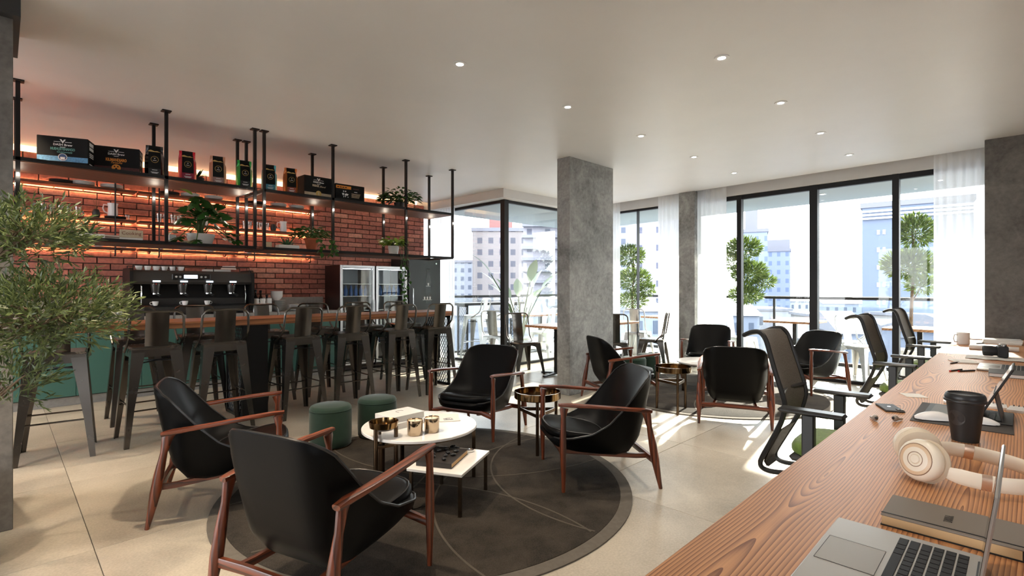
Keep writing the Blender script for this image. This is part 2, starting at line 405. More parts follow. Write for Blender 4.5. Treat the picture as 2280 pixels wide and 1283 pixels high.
# brick wall
WY = 8.30
wl_ = struct(MB().box(-4.2, 5.86, WY, WY+.28, 0, 2.955).build('wall_left', mat('mortar', lin(52,44,40), .95, var=.2, scale=30), smooth=False), 'exposed red brick wall behind the bar')
struct(MB().box(-4.2, 5.86, WY+.28, WY+.40, 0, ZC+.3).build('wall_cove', M_plaster, smooth=False))
def brickmat(name, island):
    m, nt, b = _new(name); N = nt.nodes; L = nt.links
    if island: g = N.new('ShaderNodeNewGeometry'); rs = g.outputs['Random Per Island']
    else: g = N.new('ShaderNodeObjectInfo'); rs = g.outputs['Random']
    rp = N.new('ShaderNodeValToRGB'); e = rp.color_ramp.elements
    e[0].color = lin(148,92,80); e[1].color = lin(206,148,130)
    for p_, c_ in ((.35, lin(184,118,104)), (.6, lin(166,100,88)), (.8, lin(196,128,110))):
        x = e.new(p_); x.color = c_
    L.new(rs, rp.inputs[0])
    tc = N.new('ShaderNodeTexCoord'); nz = N.new('ShaderNodeTexNoise'); nz.inputs['Scale'].default_value = 26; nz.inputs['Detail'].default_value = 6
    ad = N.new('ShaderNodeVectorMath'); ad.operation = 'ADD'
    cb = N.new('ShaderNodeCombineXYZ'); ml = N.new('ShaderNodeMath'); ml.operation = 'MULTIPLY'; ml.inputs[1].default_value = 40; L.new(rs, ml.inputs[0]); L.new(ml.outputs[0], cb.inputs[0])
    L.new(tc.outputs['Object'], ad.inputs[0]); L.new(cb.outputs[0], ad.inputs[1]); L.new(ad.outputs[0], nz.inputs[0])
    r2 = N.new('ShaderNodeValToRGB'); r2.color_ramp.elements[0].position = .3; r2.color_ramp.elements[0].color = (.72,.72,.72,1); r2.color_ramp.elements[1].position = .7; r2.color_ramp.elements[1].color = (1.15,1.12,1.1,1)
    L.new(nz.outputs[0], r2.inputs[0])
    mx = N.new('ShaderNodeMix'); mx.data_type = 'RGBA'; mx.blend_type = 'MULTIPLY'; mx.inputs[0].default_value = 1
    L.new(rp.outputs[0], mx.inputs[6]); L.new(r2.outputs[0], mx.inputs[7]); L.new(mx.outputs[2], b.inputs['Base Color'])
    b.inputs['Roughness'].default_value = .85
    bp = N.new('ShaderNodeBump'); bp.inputs['Strength'].default_value = .5; bp.inputs['Distance'].default_value = .012; L.new(nz.outputs[0], bp.inputs['Height']); L.new(bp.outputs[0], b.inputs['Normal'])
    return m
BL, BH = .272, .0808
def brick_shape(mb, cx, cz, w, h, dy, r):
    # front face at WY-d, edges chipped a little
    x0, x1, z0, z1 = cx-w/2, cx+w/2, cz-h/2, cz+h/2; c = .004
    j = lambda s=.0018: r.uniform(-s, s)
    f = -.014+dy
    a = [(x0,0,z0),(x1,0,z0),(x1,0,z1),(x0,0,z1)]
    p = [(x0+j(),f+c,z0+j()),(x1+j(),f+c,z0+j()),(x1+j(),f+c,z1+j()),(x0+j(),f+c,z1+j())]
    q = [(x0+c+j(),f,z0+c+j()),(x1-c+j(),f,z0+c+j()),(x1-c+j(),f,z1-c+j()),(x0+c+j(),f,z1-c+j())]
    fs = [(8,9,10,11)]
    for k in range(4):
        l = (k+1) % 4; fs += [(k,l,4+l,4+k), (4+k,4+l,8+l,8+k)]
    mb.add(a+p+q, fs)
br = random.Random(3)
M_b1, M_b2 = brickmat('brick_clay', False), brickmat('brick_clay_far', True)
variants = []
for k in range(8):
    mb = MB(); brick_shape(mb, 0, 0, BL-.012, BH-.0115, br.uniform(-.003,.003), br); variants.append(mb.mesh('brick', M_b1, False))
spots = []
row = 0; z = .4485
while z+BH < 2.96:
    x = -.9-(BL/2 if row % 2 else 0)
    while x < 5.84:
        w = BL; x1 = min(x+w, 5.855); x0 = max(x, -.9)
        if x1-x0 > .05: spots.append((x0, x1, z))
        x += BL
    row += 1; z += BH
vis = sorted([s_ for s_ in spots if s_[0] > .05 and 1.2 < s_[2] < 2.9 and s_[1]-s_[0] > BL*.9], key=lambda s_: s_[0])[:300]
vset = set(vis)
for s_ in vis: link('brick', variants[br.randrange(8)], wl_, ((s_[0]+s_[1])/2, WY, s_[2]+BH/2))
mb = MB()
for s_ in spots:
    if s_ in vset: continue
    brick_shape(mb, (s_[0]+s_[1])/2, s_[2]+BH/2, s_[1]-s_[0]-.012, BH-.0115, br.uniform(-.003,.003), br)
o = mb.build('brickwork', M_b2, wl_, (0, WY, 0), smooth=False); o['kind'] = 'stuff'
# row of header bricks closing the top of the wall
# cove lamp strip behind the brick parapet
M_led_c = mat('cove_led', (1,.8,.5), .5, emit=(1.0,.60,.30), estr=42.0)
tag(MB().box(-.9, 5.6, WY+.10, WY+.13, 2.956, 2.965).build('cove_light_strip', M_led_c), 'warm light strip along the top of the brick wall', 'light strip')

# concrete columns
col = struct(MB().box(5.04, 6.0, 4.02, 4.225, 0, ZC, .004).build('column_middle', M_conc), 'rectangular concrete column in the middle of the room')
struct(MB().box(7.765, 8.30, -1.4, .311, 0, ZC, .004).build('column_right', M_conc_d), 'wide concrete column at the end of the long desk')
struct(MB().box(8.34, 8.60, 3.955, 4.243, 0, ZC, .004).build('column_far', M_conc), 'concrete column between the window curtains')
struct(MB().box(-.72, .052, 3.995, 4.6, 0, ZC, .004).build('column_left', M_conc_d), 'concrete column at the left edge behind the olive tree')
struct(MB().box(-.72, .082, 3.93, 4.66, 2.853, ZC, .002).build('trim_2', mat('dark_cap', (.03,.03,.03), .6)), 'dark cap on top of the left column')
# far walls outside the view that close the room
wb = struct(MB().box(-4.35, -4.2, -4.6, 1.6, 0, ZC+.12).box(-4.35, -4.2, 7.8, 8.6, 0, ZC+.12).box(-4.35, -4.2, 1.6, 7.8, 0, .3).box(-4.35, -4.2, 1.6, 7.8, 2.75, ZC+.12).build('wall_back', M_plaster, smooth=False))
MB().box(-4.30,-4.25,1.6,7.8,.3,.36).box(-4.30,-4.25,1.6,7.8,2.69,2.75).box(-4.30,-4.25,3.6,3.66,.3,2.75).box(-4.30,-4.25,5.7,5.76,.3,2.75).build('window_frame', M_black_frame, wb, smooth=False)
wf = struct(MB().box(-4.2, -3.2, -4.75, -4.6, 0, ZC+.12).box(-1.4, 8.3, -4.75, -4.6, 0, ZC+.12).box(-3.2, -1.4, -4.75, -4.6, 0, .6).box(-3.2, -1.4, -4.75, -4.6, 2.5, ZC+.12).build('wall_front', M_plaster, smooth=False))
MB().box(-3.2,-1.4,-4.70,-4.65,.6,.66).box(-3.2,-1.4,-4.70,-4.65,2.44,2.5).box(-2.33,-2.27,-4.70,-4.65,.6,2.5).build('window_frame', M_black_frame, wf, smooth=False)
struct(MB().box(8.05, 8.25, -4.6, -1.4, 0, ZC+.12).build('wall_right', M_plaster, smooth=False))

# ---- window wall, a little off square: local x points outwards, local y runs along it
TH = -math.atan(.0558)
def wloc(): return dict(loc=(8.152,0,0), rot=(0,0,TH))
def wy(u, off):   # where the sight line through image column u meets the wall, measured along it
    t = (u-1140)/1140; dx, dy = 1+t, 1-t
    c, s_ = math.cos(TH), math.sin(TH)
    # world = (8.152,0)+R(TH)*(off,y)
    bx, by = 8.152+c*off, s_*off
    ex, ey = -s_, c
    # (bx+y*ex)/(by+y*ey) = dx/dy
    return (dx*by-dy*bx)/(dy*ex-dx*ey)
header = MB().box(.15, .40, -.1, 3.82, 2.865, 3.2).box(.15, .40, 4.2, 6.3, 2.865, 3.2).box(-.002, .40, -.1, 6.2, 3.12, 3.2)
struct(header.build('trim_3', M_header, smooth=False, **wloc()), 'plaster bulkhead above the windows')
def glazed(name, y0, y1, mull, head, x0=.20, x1=.27, jambs=True):
    w = struct(empty(name, (8.152,0,0), TH)); w.name = name
    fr = MB().box(x0, x1, y0, y1, head, 2.866).box(x0, x1, y0, y1, -.02, .045)
    fr.build('window_frame', M_black_frame, w, smooth=False)
    edges = [y0]
    for (ym, wd) in mull:
        MB().box(x0-.01, x1+.01, ym-wd/2, ym+wd/2, .0, 2.866).build('mullion', M_black_frame, w, smooth=False)
        edges.append(ym)
    edges.append(y1)
    for a, b_ in zip(edges[:-1], edges[1:]):
        MB().box((x0+x1)/2-.004, (x0+x1)/2+.004, a, b_, .045, head).build('pane', M_glass, w, smooth=False)
    return w
m_ = [(wy(2199.5,.23),.03), (wy(1995.5,.23),.075), (wy(1813,.23),.105), (wy(1647.5,.23),.075), (wy(1550.5,.23),.04)]
glazed('window_1', m_[0][0]-.03, 3.87, m_, 2.795)
glazed('window_2', 4.2, 6.2, [(wy(1420.5,.23),.004)], 2.825)

# ---- corner box of glass round the terrace
cb = struct(empty('window_3', (0,0,0)))
hb = MB().box(5.88, 6.14, 6.08, 8.6, 2.855, ZC+.2).box(6.14, 8.55, 6.08, 6.32, 2.855, ZC+.2)
struct(hb.build('trim_4', M_header, smooth=False), 'plaster bulkhead above the corner glazing')
GX, GY = 6.09, 6.27
fr = MB().box(GX-.03, GX+.03, GY, 8.5, 2.808, 2.856).box(GX, 8.5, GY-.03, GY+.03, 2.808, 2.856)
fr.box(GX-.03, GX+.03, GY, 8.5, -.02, .04).box(GX, 8.5, GY-.03, GY+.03, -.02, .04)
fr.build('window_frame', M_black_frame, cb, smooth=False)
MB().box(GX-.05, GX+.05, GY-.05, GY+.05, 0, 2.856).build('corner_post', M_black_frame, cb, smooth=False)
ys = [GY+.05, 7.05, 7.78, 8.5]
for a, b_ in zip(ys[:-1], ys[1:]): MB().box(GX-.005, GX+.005, a+.004, b_-.004, .04, 2.808).build('pane', M_glass, cb, smooth=False)
xs = [GX+.05, 6.86, 7.65, 8.45]
for a, b_ in zip(xs[:-1], xs[1:]): MB().box(a+.004, b_-.004, GY-.005, GY+.005, .04, 2.808).build('pane', M_glass, cb, smooth=False)

# ---- sheer curtains
def curtain(name, label, length, pitch, amp, loc, rz, seed):
    r = random.Random(seed); n = max(12, int(length/pitch)*10); rows = [[], [], []]
    ph = [r.uniform(-.5,.5) for _ in range(200)]
    pts = []
    for i in range(n+1):
        y = length*i/n; k = y/pitch
        a = amp*(.75+.35*math.sin(k*1.7+seed))
        pts.append((a*math.sin(2*PI*k+.5*math.sin(k*2.3+seed)), y))
    rows = [[(x*sx, y, z) for x, y in pts] for z, sx in ((.02,1.15),(1.0,1.1),(2.0,1.0),(2.85,.85),(3.06,.7))]
    return tag(MB().grid(rows).build(name, M_sheer, None, loc, (0,0,rz), ang=180), label, 'curtain', 'sheer curtains along the glazing')
def wcurt(u0, u1, label, seed, pitch=.085, off=.075):
    a, b_ = sorted((wy(u0, off), wy(u1, off))); c, s_ = math.cos(TH), math.sin(TH)
    curtain('sheer_curtain', label, b_-a, pitch, .022, (8.152+c*off-s_*a, s_*off+c*a, 0), TH, seed)
wcurt(2079, 2199, 'white sheer curtain hanging beside the wide right-hand concrete column', 1)
wcurt(1551, 1617, 'white sheer curtain on the right side of the slim far column', 2)
wcurt(1465, 1513, 'white sheer curtain on the left side of the slim far column', 3)
wcurt(1345, 1381, 'narrow white sheer curtain just right of the middle concrete column', 4)
curtain('sheer_curtain', 'white sheer curtain at the right end of the brick wall beside the tall black fridge', .78, .085, .022, (5.98, 7.48, 0), 0, 5)

# ---- recessed ceiling spots: two rows in view, unseen fill spots added over desk and left
M_lamp = mat('lamp_glow', (1,.95,.9), .5, emit=(1.0,.93,.82), estr=30.0)
ring_me = MB().lathe([(.052,.001),(.052,-.006),(.028,-.006),(.026,-.003)], 24, cap=False).mesh('trim_ring', mat('lamp_ring', (.85,.85,.85), .4))
lens_me = MB().lathe([(.0,-.0035),(.026,-.0035)], 20, cap=False).mesh('lens', M_lamp)
spot_d = bpy.data.lights.new('spot', 'SPOT'); spot_d.energy = 48; spot_d.spot_size = R(95); spot_d.spot_blend = .7; spot_d.color = (1.0,.89,.76); spot_d.shadow_soft_size = .035
def spot_copy(e, c):
    l = spot_d.copy(); l.energy = e; l.color = c; return l
fill_spot_left = spot_copy(135, (1.0,.80,.58)); fill_spot_desk = spot_copy(25, (1.0,.86,.70))  # lamps of the added unseen spots, left side and desk
LX = [2.392+1.26*i for i in range(-3, 5)]
def downlight(x, y, label, ld=None):
    t = thing('recessed_spot', label, 'ceiling light', (x,y,ZC), 0, 'recessed ceiling spots')
    link('trim_ring', ring_me, t); link('lens', lens_me, t)
    l = bpy.data.objects.new('lamp', ld or spot_d); C.objects.link(l); l.parent = t; l.location = (0,0,-.012)
ordn = ['nearest','second','third','fourth','farthest']
for i in range(5): downlight(LX[3+i], 2.935, '%s recessed spot of the left ceiling row' % ordn[i])
for i in range(4): downlight(LX[4+i], 1.53, '%s recessed spot of the right ceiling row' % ['nearest','second','third','farthest'][i])
for i, x in enumerate(LX[2:5]): downlight(x, .13, '%s added fill spot out of view above the long desk' % ORD[i], fill_spot_desk)  # unseen row added to light the desk where sun falls short
k_ = 0
for (x, y) in ((1.132,2.935),(-.128,2.935),(-1.388,2.935),(-.128,4.34),(-1.388,4.34),(-.128,5.74),(-1.388,5.74),(-.128,7.1)):  # unseen warm spots added to brighten the left zone
    downlight(x, y, '%s added fill spot out of view to the left' % ORD[k_], fill_spot_left); k_ += 1

# ================================================================== BAR
# ---- free-standing bar table
bar = thing('bar_table', 'long oak-topped bar table with black mesh end frames and stools on both sides', 'bar table', (0,0,0))
BX0, BX1, BY0, BY1 = -.85, 4.47, 5.62, 6.24
for k in range(3):   # three boards laid along the bar
    y0 = BY0+(BY1-BY0)*k/3; y1 = BY0+(BY1-BY0)*(k+1)/3
    MB().box(BX0, BX1, y0+.0008, y1-.0008, .968, 1.03, .002).build('plank', M_bartop, bar)
M_mesh = M_black
def mesh_panel(parent, x, y0, y1, z0, z1, t=.03):
    fr = MB().box(x-t/2, x+t/2, y0, y0+.035, z0, z1).box(x-t/2, x+t/2, y1-.035, y1, z0, z1)
    fr.box(x-t/2, x+t/2, y0, y1, z1-.03, z1).box(x-t/2, x+t/2, y0, y1, z0, z0+.03)
    f = fr.build('end_frame', M_black, parent, smooth=False)
    mb = MB(); a0, a1, b0, b1 = y0+.03, y1-.03, z0+.03, z1-.03; st = .052; h = .078
    # expanded-metal diamonds: two families of bars clipped to the frame
    slope = h/st
    for sgn in (1,-1):
        k0 = int(-((b1-b0)/h+2)); k1 = int((a1-a0)/st+(b1-b0)/h+3)
        for k in range(k0, k1):
            ya = a0+k*st
            pts = []
            for zz in (b0, b1):
                yy = ya+sgn*(zz-b0)/slope if sgn > 0 else ya-(zz-b0)/slope
                pts.append((yy, zz))
            (p, q) = pts
            def clip(p, q):
                t0, t1 = 0.0, 1.0; d = q[0]-p[0]
                if abs(d) < 1e-9: return None
                ta, tb = (a0-p[0])/d, (a1-p[0])/d
                if ta > tb: ta, tb = tb, ta
                t0, t1 = max(t0, ta), min(t1, tb)
                if t1-t0 < .01: return None
                f_ = lambda t: (p[0]+d*t, p[1]+(q[1]-p[1])*t)
                return f_(t0), f_(t1)
            cl = clip(p, q)
            if cl: mb.tube([(x, cl[0][0], cl[0][1]), (x, cl[1][0], cl[1][1])], [(.006,.0045)]*2, n=4)
    mb.build('wire_mesh', M_mesh, f, smooth=False)['kind'] = 'stuff'
for x in (4.43, 1.99, 1.77, -.8): mesh_panel(bar, x, 5.66, 6.2, .0, .968)
MB().box(1.755, 2.005, 5.655, 5.67, .0, .967).build('front_board', M_black, bar, smooth=False)

# ---- metal bar stools and cafe chairs
def metal_seat(name, label, cat, sz, half, foot, back_h, ring, m, arch=False):
    t = thing(name, label, cat)
    mb = MB().box(-half, half, -half, half, sz-.03, sz, .022)
    mb.build('seat', m, t)
    ap = MB()
    for k in range(4):
        M4 = Matrix.Rotation(k*PI/2, 4, 'Z'); o = len(ap.v); w = half-.012
        if arch:
            pts = [(-w,0),(-w,-.10),(-w*.75,-.085),(-w*.45,-.05),(0,-.035),(w*.45,-.05),(w*.75,-.085),(w,-.10),(w,0)]
        else:
            pts = [(-w,0),(-w,-.075),(w,-.075),(w,0)]
        n = len(pts); y = -half+.004
        ap.add([(p[0], y, sz-.012+p[1]) for p in pts]+[(p[0], y+.006, sz-.012+p[1]) for p in pts],
               [tuple(range(n)), tuple(reversed(range(n, 2*n)))]+[(i,n+i,n+(i+1)%n,(i+1)%n) for i in range(n)])
        ap.mat4(M4, o)
    ap.build('apron', m, t, smooth=False)
    for sx in (-1,1):
        for sy in (-1,1):
            rows = []
            for (zf, wd) in ((1.0,.10),(.75,.078),(.4,.052),(0,.036)):
                hx = foot+(half-.006-foot)*zf; z = (sz-.018)*zf; th = .008
                L_ = [(0,0),(-wd,0),(-wd,-th),(-th*1.5,-th*1.5),(-th,-wd),(0,-wd)]
                rows.append([(sx*(hx+a), sy*(hx+c), z) for a, c in L_])
            lg = MB().grid(rows, True); lg.add(rows[-1], [tuple(range(6))]); 
            lg.build('leg', m, t, smooth=False)
    f_ = lambda z: foot+(half-.006-foot)*z/(sz-.018)-.02
    if ring:
        for zz, k in ((.30,0),(.34,1)):
            h = f_(zz)
            for s_ in (-1,1):
                p = ((-h,s_*h,zz),(h,s_*h,zz)) if k == 0 else ((s_*h,-h,zz),(s_*h,h,zz))
                MB().cyl(p[0], p[1], .007, n=6).build('foot_rail', m, t)
        zb = sz-.14; h = f_(zb)
        MB().box(-.012,.012,-h*1.38,h*1.38,zb,zb+.008).mat4(Matrix.Rotation(PI/4,4,'Z')).build('cross_brace', M_black, t, smooth=False)
        MB().box(-.012,.012,-h*1.38,h*1.38,zb-.009,zb-.001).mat4(Matrix.Rotation(-PI/4,4,'Z')).build('cross_brace', M_black, t, smooth=False)
    # back: bent tube loop and a sheet slat
    lean = back_h*.16; zt = sz+back_h; w = half+.012; rr = .075
    yb = lambda z: -half+.03-lean*(z-sz)/back_h
    pts = [(-w, .02 if ring else -.05, sz-.05), (-w, -half*.62, sz+.03)]
    pts += [(-w, yb(sz+.06), sz+.085)] + [(-w, yb(zt-rr-.08), zt-rr-.08), (-w+.004, yb(zt-rr), zt-rr)]
    for a in (25,50,75,90): pts.append((-w+rr-rr*math.cos(R(a)), yb(zt-rr+rr*math.sin(R(a))), zt-rr+rr*math.sin(R(a))))
    pts += [(-x, y, z) for x, y, z in reversed(pts)]
    MB().tube(pts, .011, n=8).build('back_loop', m, t)
    sw = .088
    rows = []
    for i in range(7):
        z = sz-.02+(zt-sz+.012)*i/6
        rows.append([(sw*(1-.0*i)*k/3, yb(max(z,sz))+.004-.014*(1-(k/3)**2), z) for k in range(-3,4)])
    rows2 = [[(x, y+.004, z) for x, y, z in r_] for r_ in rows]
    sl = MB().grid(rows); sl.grid([list(reversed(r_)) for r_ in rows2])
    sl.grid([[rows[i][0], rows2[i][0]] for i in range(7)]); sl.grid([[rows2[i][-1], rows[i][-1]] for i in range(7)])
    sl.build('back_slat', m, t)
    return t
stool0 = metal_seat('bar_stool', '', 'bar stool', .84, .19, .245, .305, True, M_steel)
used = []
def stool(x, y, rz, label, group):
    if not used:
        stool0.location = (x,y,0); stool0.rotation_euler = (0,0,rz); stool0['label'] = label; stool0['group'] = group; used.append(1); return stool0
    return dup(stool0, (x,y,0), rz, label, group)
near_x = [.33, .97, 1.515, 2.25, 2.835, 3.46, 4.04]
lab = ['dark metal bar stool half hidden by the olive tree, nearest of the front row', 'dark metal bar stool of the front row beside the leftmost leather armchair', 'third dark metal bar stool of the front row, behind the leftmost leather armchair',
       'dark metal bar stool at the middle of the front row', 'third dark metal bar stool of the front row counted from the mesh bar end', 'second dark metal bar stool of the front row counted from the mesh bar end', 'last dark metal bar stool of the front row, beside the mesh bar end']
rz_ = [-.12, .02, 0, .05, -.03, .03, 0]
for x, l_, a in zip(near_x, lab, rz_): stool(x, 5.545, a, l_, 'bar stools along the front of the bar')
far_x = [1.0, 1.56, 2.29, 2.93, 3.58, 4.2]
fl_ = ['first','second','third','fourth','fifth','last']
for x, l_ in zip(far_x, fl_): stool(x, 6.47, PI+rnd.uniform(-.05,.05), '%s dark metal bar stool from the left on the far side of the bar' % l_, 'bar stools behind the bar')

# ---- hanging black steel shelf frame above the bar
hang = thing('hanging_shelf', 'black steel ceiling-hung shelf frame with two long walnut boards over the bar', 'shelf', (0,0,ZC))
hz = lambda z: z-ZC
FY, BYh = 5.64, 6.19
px_ = [-.9, .10, 1.093, 1.868, 1.96, 2.716, 3.704, 4.465]
M_dot = mat('post_lamp_glow', (1,.95,.9), .4, emit=(1.0,.93,.85), estr=7.0)
post_l = bpy.data.lights.new('post_lamp', 'POINT'); post_l.energy = 0.55; post_l.color = (1.0,.84,.66); post_l.shadow_soft_size = .02
for y in (FY, BYh):
    for x in px_:
        p = MB().box(x-.014, x+.014, y-.014, y+.014, hz(1.765), 0).build('post', M_black, hang, smooth=False)
        MB().box(x-.038, x+.038, y-.038, y+.038, -.012, 0, .003).build('ceiling_plate', M_black, p, smooth=False)
        MB().cyl((x, y-.018, hz(2.238)), (x, y-.018, hz(2.262)), .008, n=10).build('post_lamp', M_dot, p)
        l_ = bpy.data.objects.new('lamp', post_l); C.objects.link(l_); l_.parent = p; l_.location = (x, y-.05, hz(2.25))
for (xa, xb) in ((-.9, 1.868), (1.96, 4.465)):
    for zz, nm in ((2.38,'upper'),(1.77,'lower')):
        rl = MB()
        for y in (FY, BYh): rl.box(xa, xb, y-.014, y+.014, hz(zz-.016), hz(zz+.012))
        for x in (xa, xb): rl.box(x-.014, x+.014, FY, BYh, hz(zz-.016), hz(zz+.012))
        rl.build('rail', M_black, hang, smooth=False)
        MB().box(xa+.015, xb-.015 if not (nm=='lower' and xb>4) else 4.10, FY+.015, BYh-.015, hz(zz-.022), hz(zz+.006), .002).build('shelf_board', M_shelfwood, hang)
ZU, ZL = 2.386, 1.776

# ---- wall shelves with light strips
M_led = mat('amber_led', (1,.5,.15), .5, emit=(1.0,.56,.26), estr=60.0)
M_ledw = mat('shelf_amber_wood', lin(120,66,34), .5)
wsl = {1.862:'lowest', 2.22:'middle', 2.60:'top'}
segs = [(-.62, 1.235, 'left'), (1.27, 2.44, 'centre'), (2.475, 3.66, 'right')]
for zz, nm in wsl.items():
    for (xa, xb, sd) in segs:
        t = thing('wall_shelf', '%s amber-lit oak wall shelf on the brick wall, %s section' % (nm, sd), 'shelf', (0, WY, zz), 0, 'amber-lit wall shelves')
        MB().box(xa, xb, -.25, -.03, -.03, 0, .002).build('shelf_board', M_shelfwood, t)
        MB().box(xa+.02, xb-.02, -.0295, -.0275, -.026, -.006).build('light_strip', M_led, t)
        for x in (xa+.13, xb-.13):
            MB().tube([(x,-.018,.0),(x,-.03,-.05),(x,-.10,-.055),(x,-.14,-.034)], .008, n=6).build('bracket', M_black, t)
for x in (1.02, 1.48, 2.66, 3.5):     # black pipe uprights with hook ends that carry the shelves
    t = tag(MB().tube([(x,-.262,2.9),(x,-.262,1.80),(x,-.262,1.775),(x,-.235,1.755),(x,-.2,1.76)], .009, n=8).build('pipe_upright', M_black, None, (0,WY,0)), {1.02:'leftmost black pipe upright with hooked end in front of the wall shelves',1.48:'second black pipe upright with hooked end from the left',2.66:'third black pipe upright with hooked end from the left',3.5:'rightmost black pipe upright with hooked end in front of the wall shelves'}[x], 'pipe', 'pipe uprights carrying the wall shelves')

# ---- back counter
cnt = [(-.95,.0),(.0,.62),(.62,1.24),(1.24,1.86),(1.86,2.48),(2.48,3.10),(3.10,3.82)]
cl_ = ['green-fronted counter cabinet behind the leftmost bar stool','green-fronted counter cabinet left of the espresso machine','green-fronted counter cabinet under the left end of the espresso machine','green-fronted counter cabinet under the middle of the espresso machine','green-fronted counter cabinet under the right end of the espresso machine','green-fronted counter cabinet under the stacked white plates','green-fronted counter cabinet beside the glass-door fridge']
for (a, b_), l_ in zip(cnt, cl_):
    t = thing('counter_cabinet', l_, 'cabinet', (a, 7.72, 0), 0, 'counter cabinets behind the bar')
    w = b_-a
    MB().box(0, w, .02, .56, .1, .955).build('body', M_darkpl, t, smooth=False)
    MB().box(0, w, .05, .5, 0, .1).build('plinth', M_worktop, t, smooth=False)
    n = 1
    for k in range(n):
        d = MB().box(.002+w*k/n, w*(k+1)/n-.002, 0, .02, .11, .95, .002).build('door', M_greenlam, t)
        MB().box(w*(k+.5)/n-.06, w*(k+.5)/n+.06, -.012, 0, .91, .925).build('handle', M_black, d)
tag(MB().box(-.95, 3.84, 7.69, 8.285, .955, 1.0, .003).build('worktop', M_worktop), 'long grey worktop running under the espresso machine', 'worktop')
tag(MB().box(-.95, 3.80, 8.245, 8.267, 1.0, 1.205, .002).build('backsplash', M_worktop), 'low grey backsplash along the brick wall', 'backsplash')

# ---- espresso machine
em = thing('espresso_machine', 'dark grey four-group espresso machine on the back counter', 'espresso machine', (1.12, 7.80, 1.0)); em.scale = (1.1,1,1)
M_em = mat('machine_grey', lin(74,72,70), .38, .6, var=.05); M_emd = mat('machine_dark', lin(26,25,25), .45, .2)
W_ = 1.30
MB().box(.03, W_-.03, .0, .40, .02, .12, .012).build('drip_base', M_em, em)
MB().box(.05, W_-.05, -.03, .06, .115, .125).build('drip_grid', M_emd, em)
for x in (.06, W_-.06):
    for y in (.05, .35): MB().cyl((x,y,0),(x,y,.03),.02,n=10).build('foot', M_emd, em)
MB().box(.05, W_-.05, .16, .42, .11, .44).build('back_panel', M_emd, em, smooth=False)
MB().box(.06, W_-.06, .06, .17, .125, .22, .006).build('cup_ledge', M_em, em)
rows = []
prof = [(-.05,.40),(-.07,.43),(-.045,.55),(-.02,.575),(.42,.575),(.43,.40)]
MB().add([(.02,y,z) for y,z in prof]+[(W_-.02,y,z) for y,z in prof], [tuple(reversed(range(6))), tuple(range(6,12))]+[(i,(i+1)%6,6+(i+1)%6,6+i) for i in range(6)]).build('hood', M_em, em, smooth=False)
for x in (0, W_-.03):
    pr = [(-.05,.10),(-.075,.12),(-.09,.40),(-.08,.56),(-.03,.60),(.40,.60),(.44,.55),(.44,.03),(.0,.03)]
    n = len(pr)
    MB().add([(x,y,z) for y,z in pr]+[(x+.03,y,z) for y,z in pr], [tuple(reversed(range(n))), tuple(range(n,2*n))]+[(i,(i+1)%n,n+(i+1)%n,n+i) for i in range(n)]).build('side_panel', M_emd, em, smooth=False)
M_scr = mat('lit_screen', (.7,.85,1), .3, emit=(.75,.88,1.0), estr=1.6)
cp = MB().box(.40, .80, -.078, -.055, .455, .535, .008).build('control_panel', M_emd, em, smooth=False)
MB().box(.52, .66, -.082, -.077, .475, .52).build('screen', M_scr, cp)
for x in (.44, .48, .70, .745): MB().cyl((x,-.077,.495),(x,-.086,.495),.013,n=10).build('button', M_chrome, cp)
for k, x in enumerate((.25, .52, .79, 1.05)):
    g = MB().lathe([(.0,-.13),(.035,-.13),(.042,-.07),(.05,-.02),(.05,.04),(.0,.05)], 16, (x, .0, .40)).build('group_head', M_em, em)
    MB().box(x-.036, x+.036, -.088, -.07, .425, .445).build('screen', M_scr, g)
    for j in (-1,0,1): MB().cyl((x+j*.026,-.05,.40),(x+j*.026,-.056,.40),.006,n=8).build('button', mat('red_button',(.6,.03,.02),.4) if j == 0 else M_chrome, g)
    MB().cyl((x,-.01,.27),(x,-.01,.285),.04,n=16).build('basket', M_chrome, g)
    MB().tube([(x,-.04,.275),(x+.01,-.10,.268),(x+.025,-.17,.25)], [.011,.013,.016], n=8).build('portafilter_handle', M_emd, g)
for x in (.11, W_-.10): MB().tube([(x,-.02,.40),(x,-.05,.36),(x,-.06,.25),(x,-.045,.14)], .006, n=6).build('steam_wand', M_chrome, em)
MB().tube([(.05,-.01,.63),(.05,.01,.61)], .006).v
rk = MB()
for y in (.0, .40): rk.cyl((.04,y,.635),(W_-.04,y,.635),.006,n=6)
for x in (.04, .45, .85, W_-.04):
    for y in (.0,.40): rk.cyl((x,y,.575),(x,y,.635),.005,n=6)
rk.build('cup_rail', M_emd, em)

# ---- cups, mugs, plates, bowls, bottles, jars
def cup_mesh(r, h, handle=True):
    mb = MB().lathe([(r*.62,0),(r*.8,h*.25),(r*.96,h*.7),(r,h),(r*.93,h),(r*.88,h*.7),(r*.7,h*.15),(0,h*.12)], 20)
    return mb
def make_cup(label, r=.036, h=.05, m=None, name='coffee_cup', cat='cup', handle=True, hang=0):
    t = thing(name, label, cat)
    cup_mesh(r, h).build('bowl', m or M_white, t)
    if handle: MB().tube([(r*.93,0,h*.82),(r*1.5,0,h*.78),(r*1.62,0,h*.5),(r*1.4,0,h*.25),(r*.82,0,h*.2)], r*.13, n=6).build('handle', m or M_white, t)
    return t
cup0 = make_cup('small white espresso cup on the drip ledge, leftmost', .036, .055)
cup0.location = (1.12+.275, 7.80+.0, 1.125); cup0.rotation_euler = (0,0,PI); cup0['group'] = 'espresso cups on the machine ledge'
dup(cup0, (1.12+.60, 7.80, 1.125), PI*.95, 'small white espresso cup on the drip ledge, middle one', 'espresso cups on the machine ledge')
dup(cup0, (1.12+.86, 7.80, 1.125), .1, 'small white espresso cup on the drip ledge, rightmost', 'espresso cups on the machine ledge')
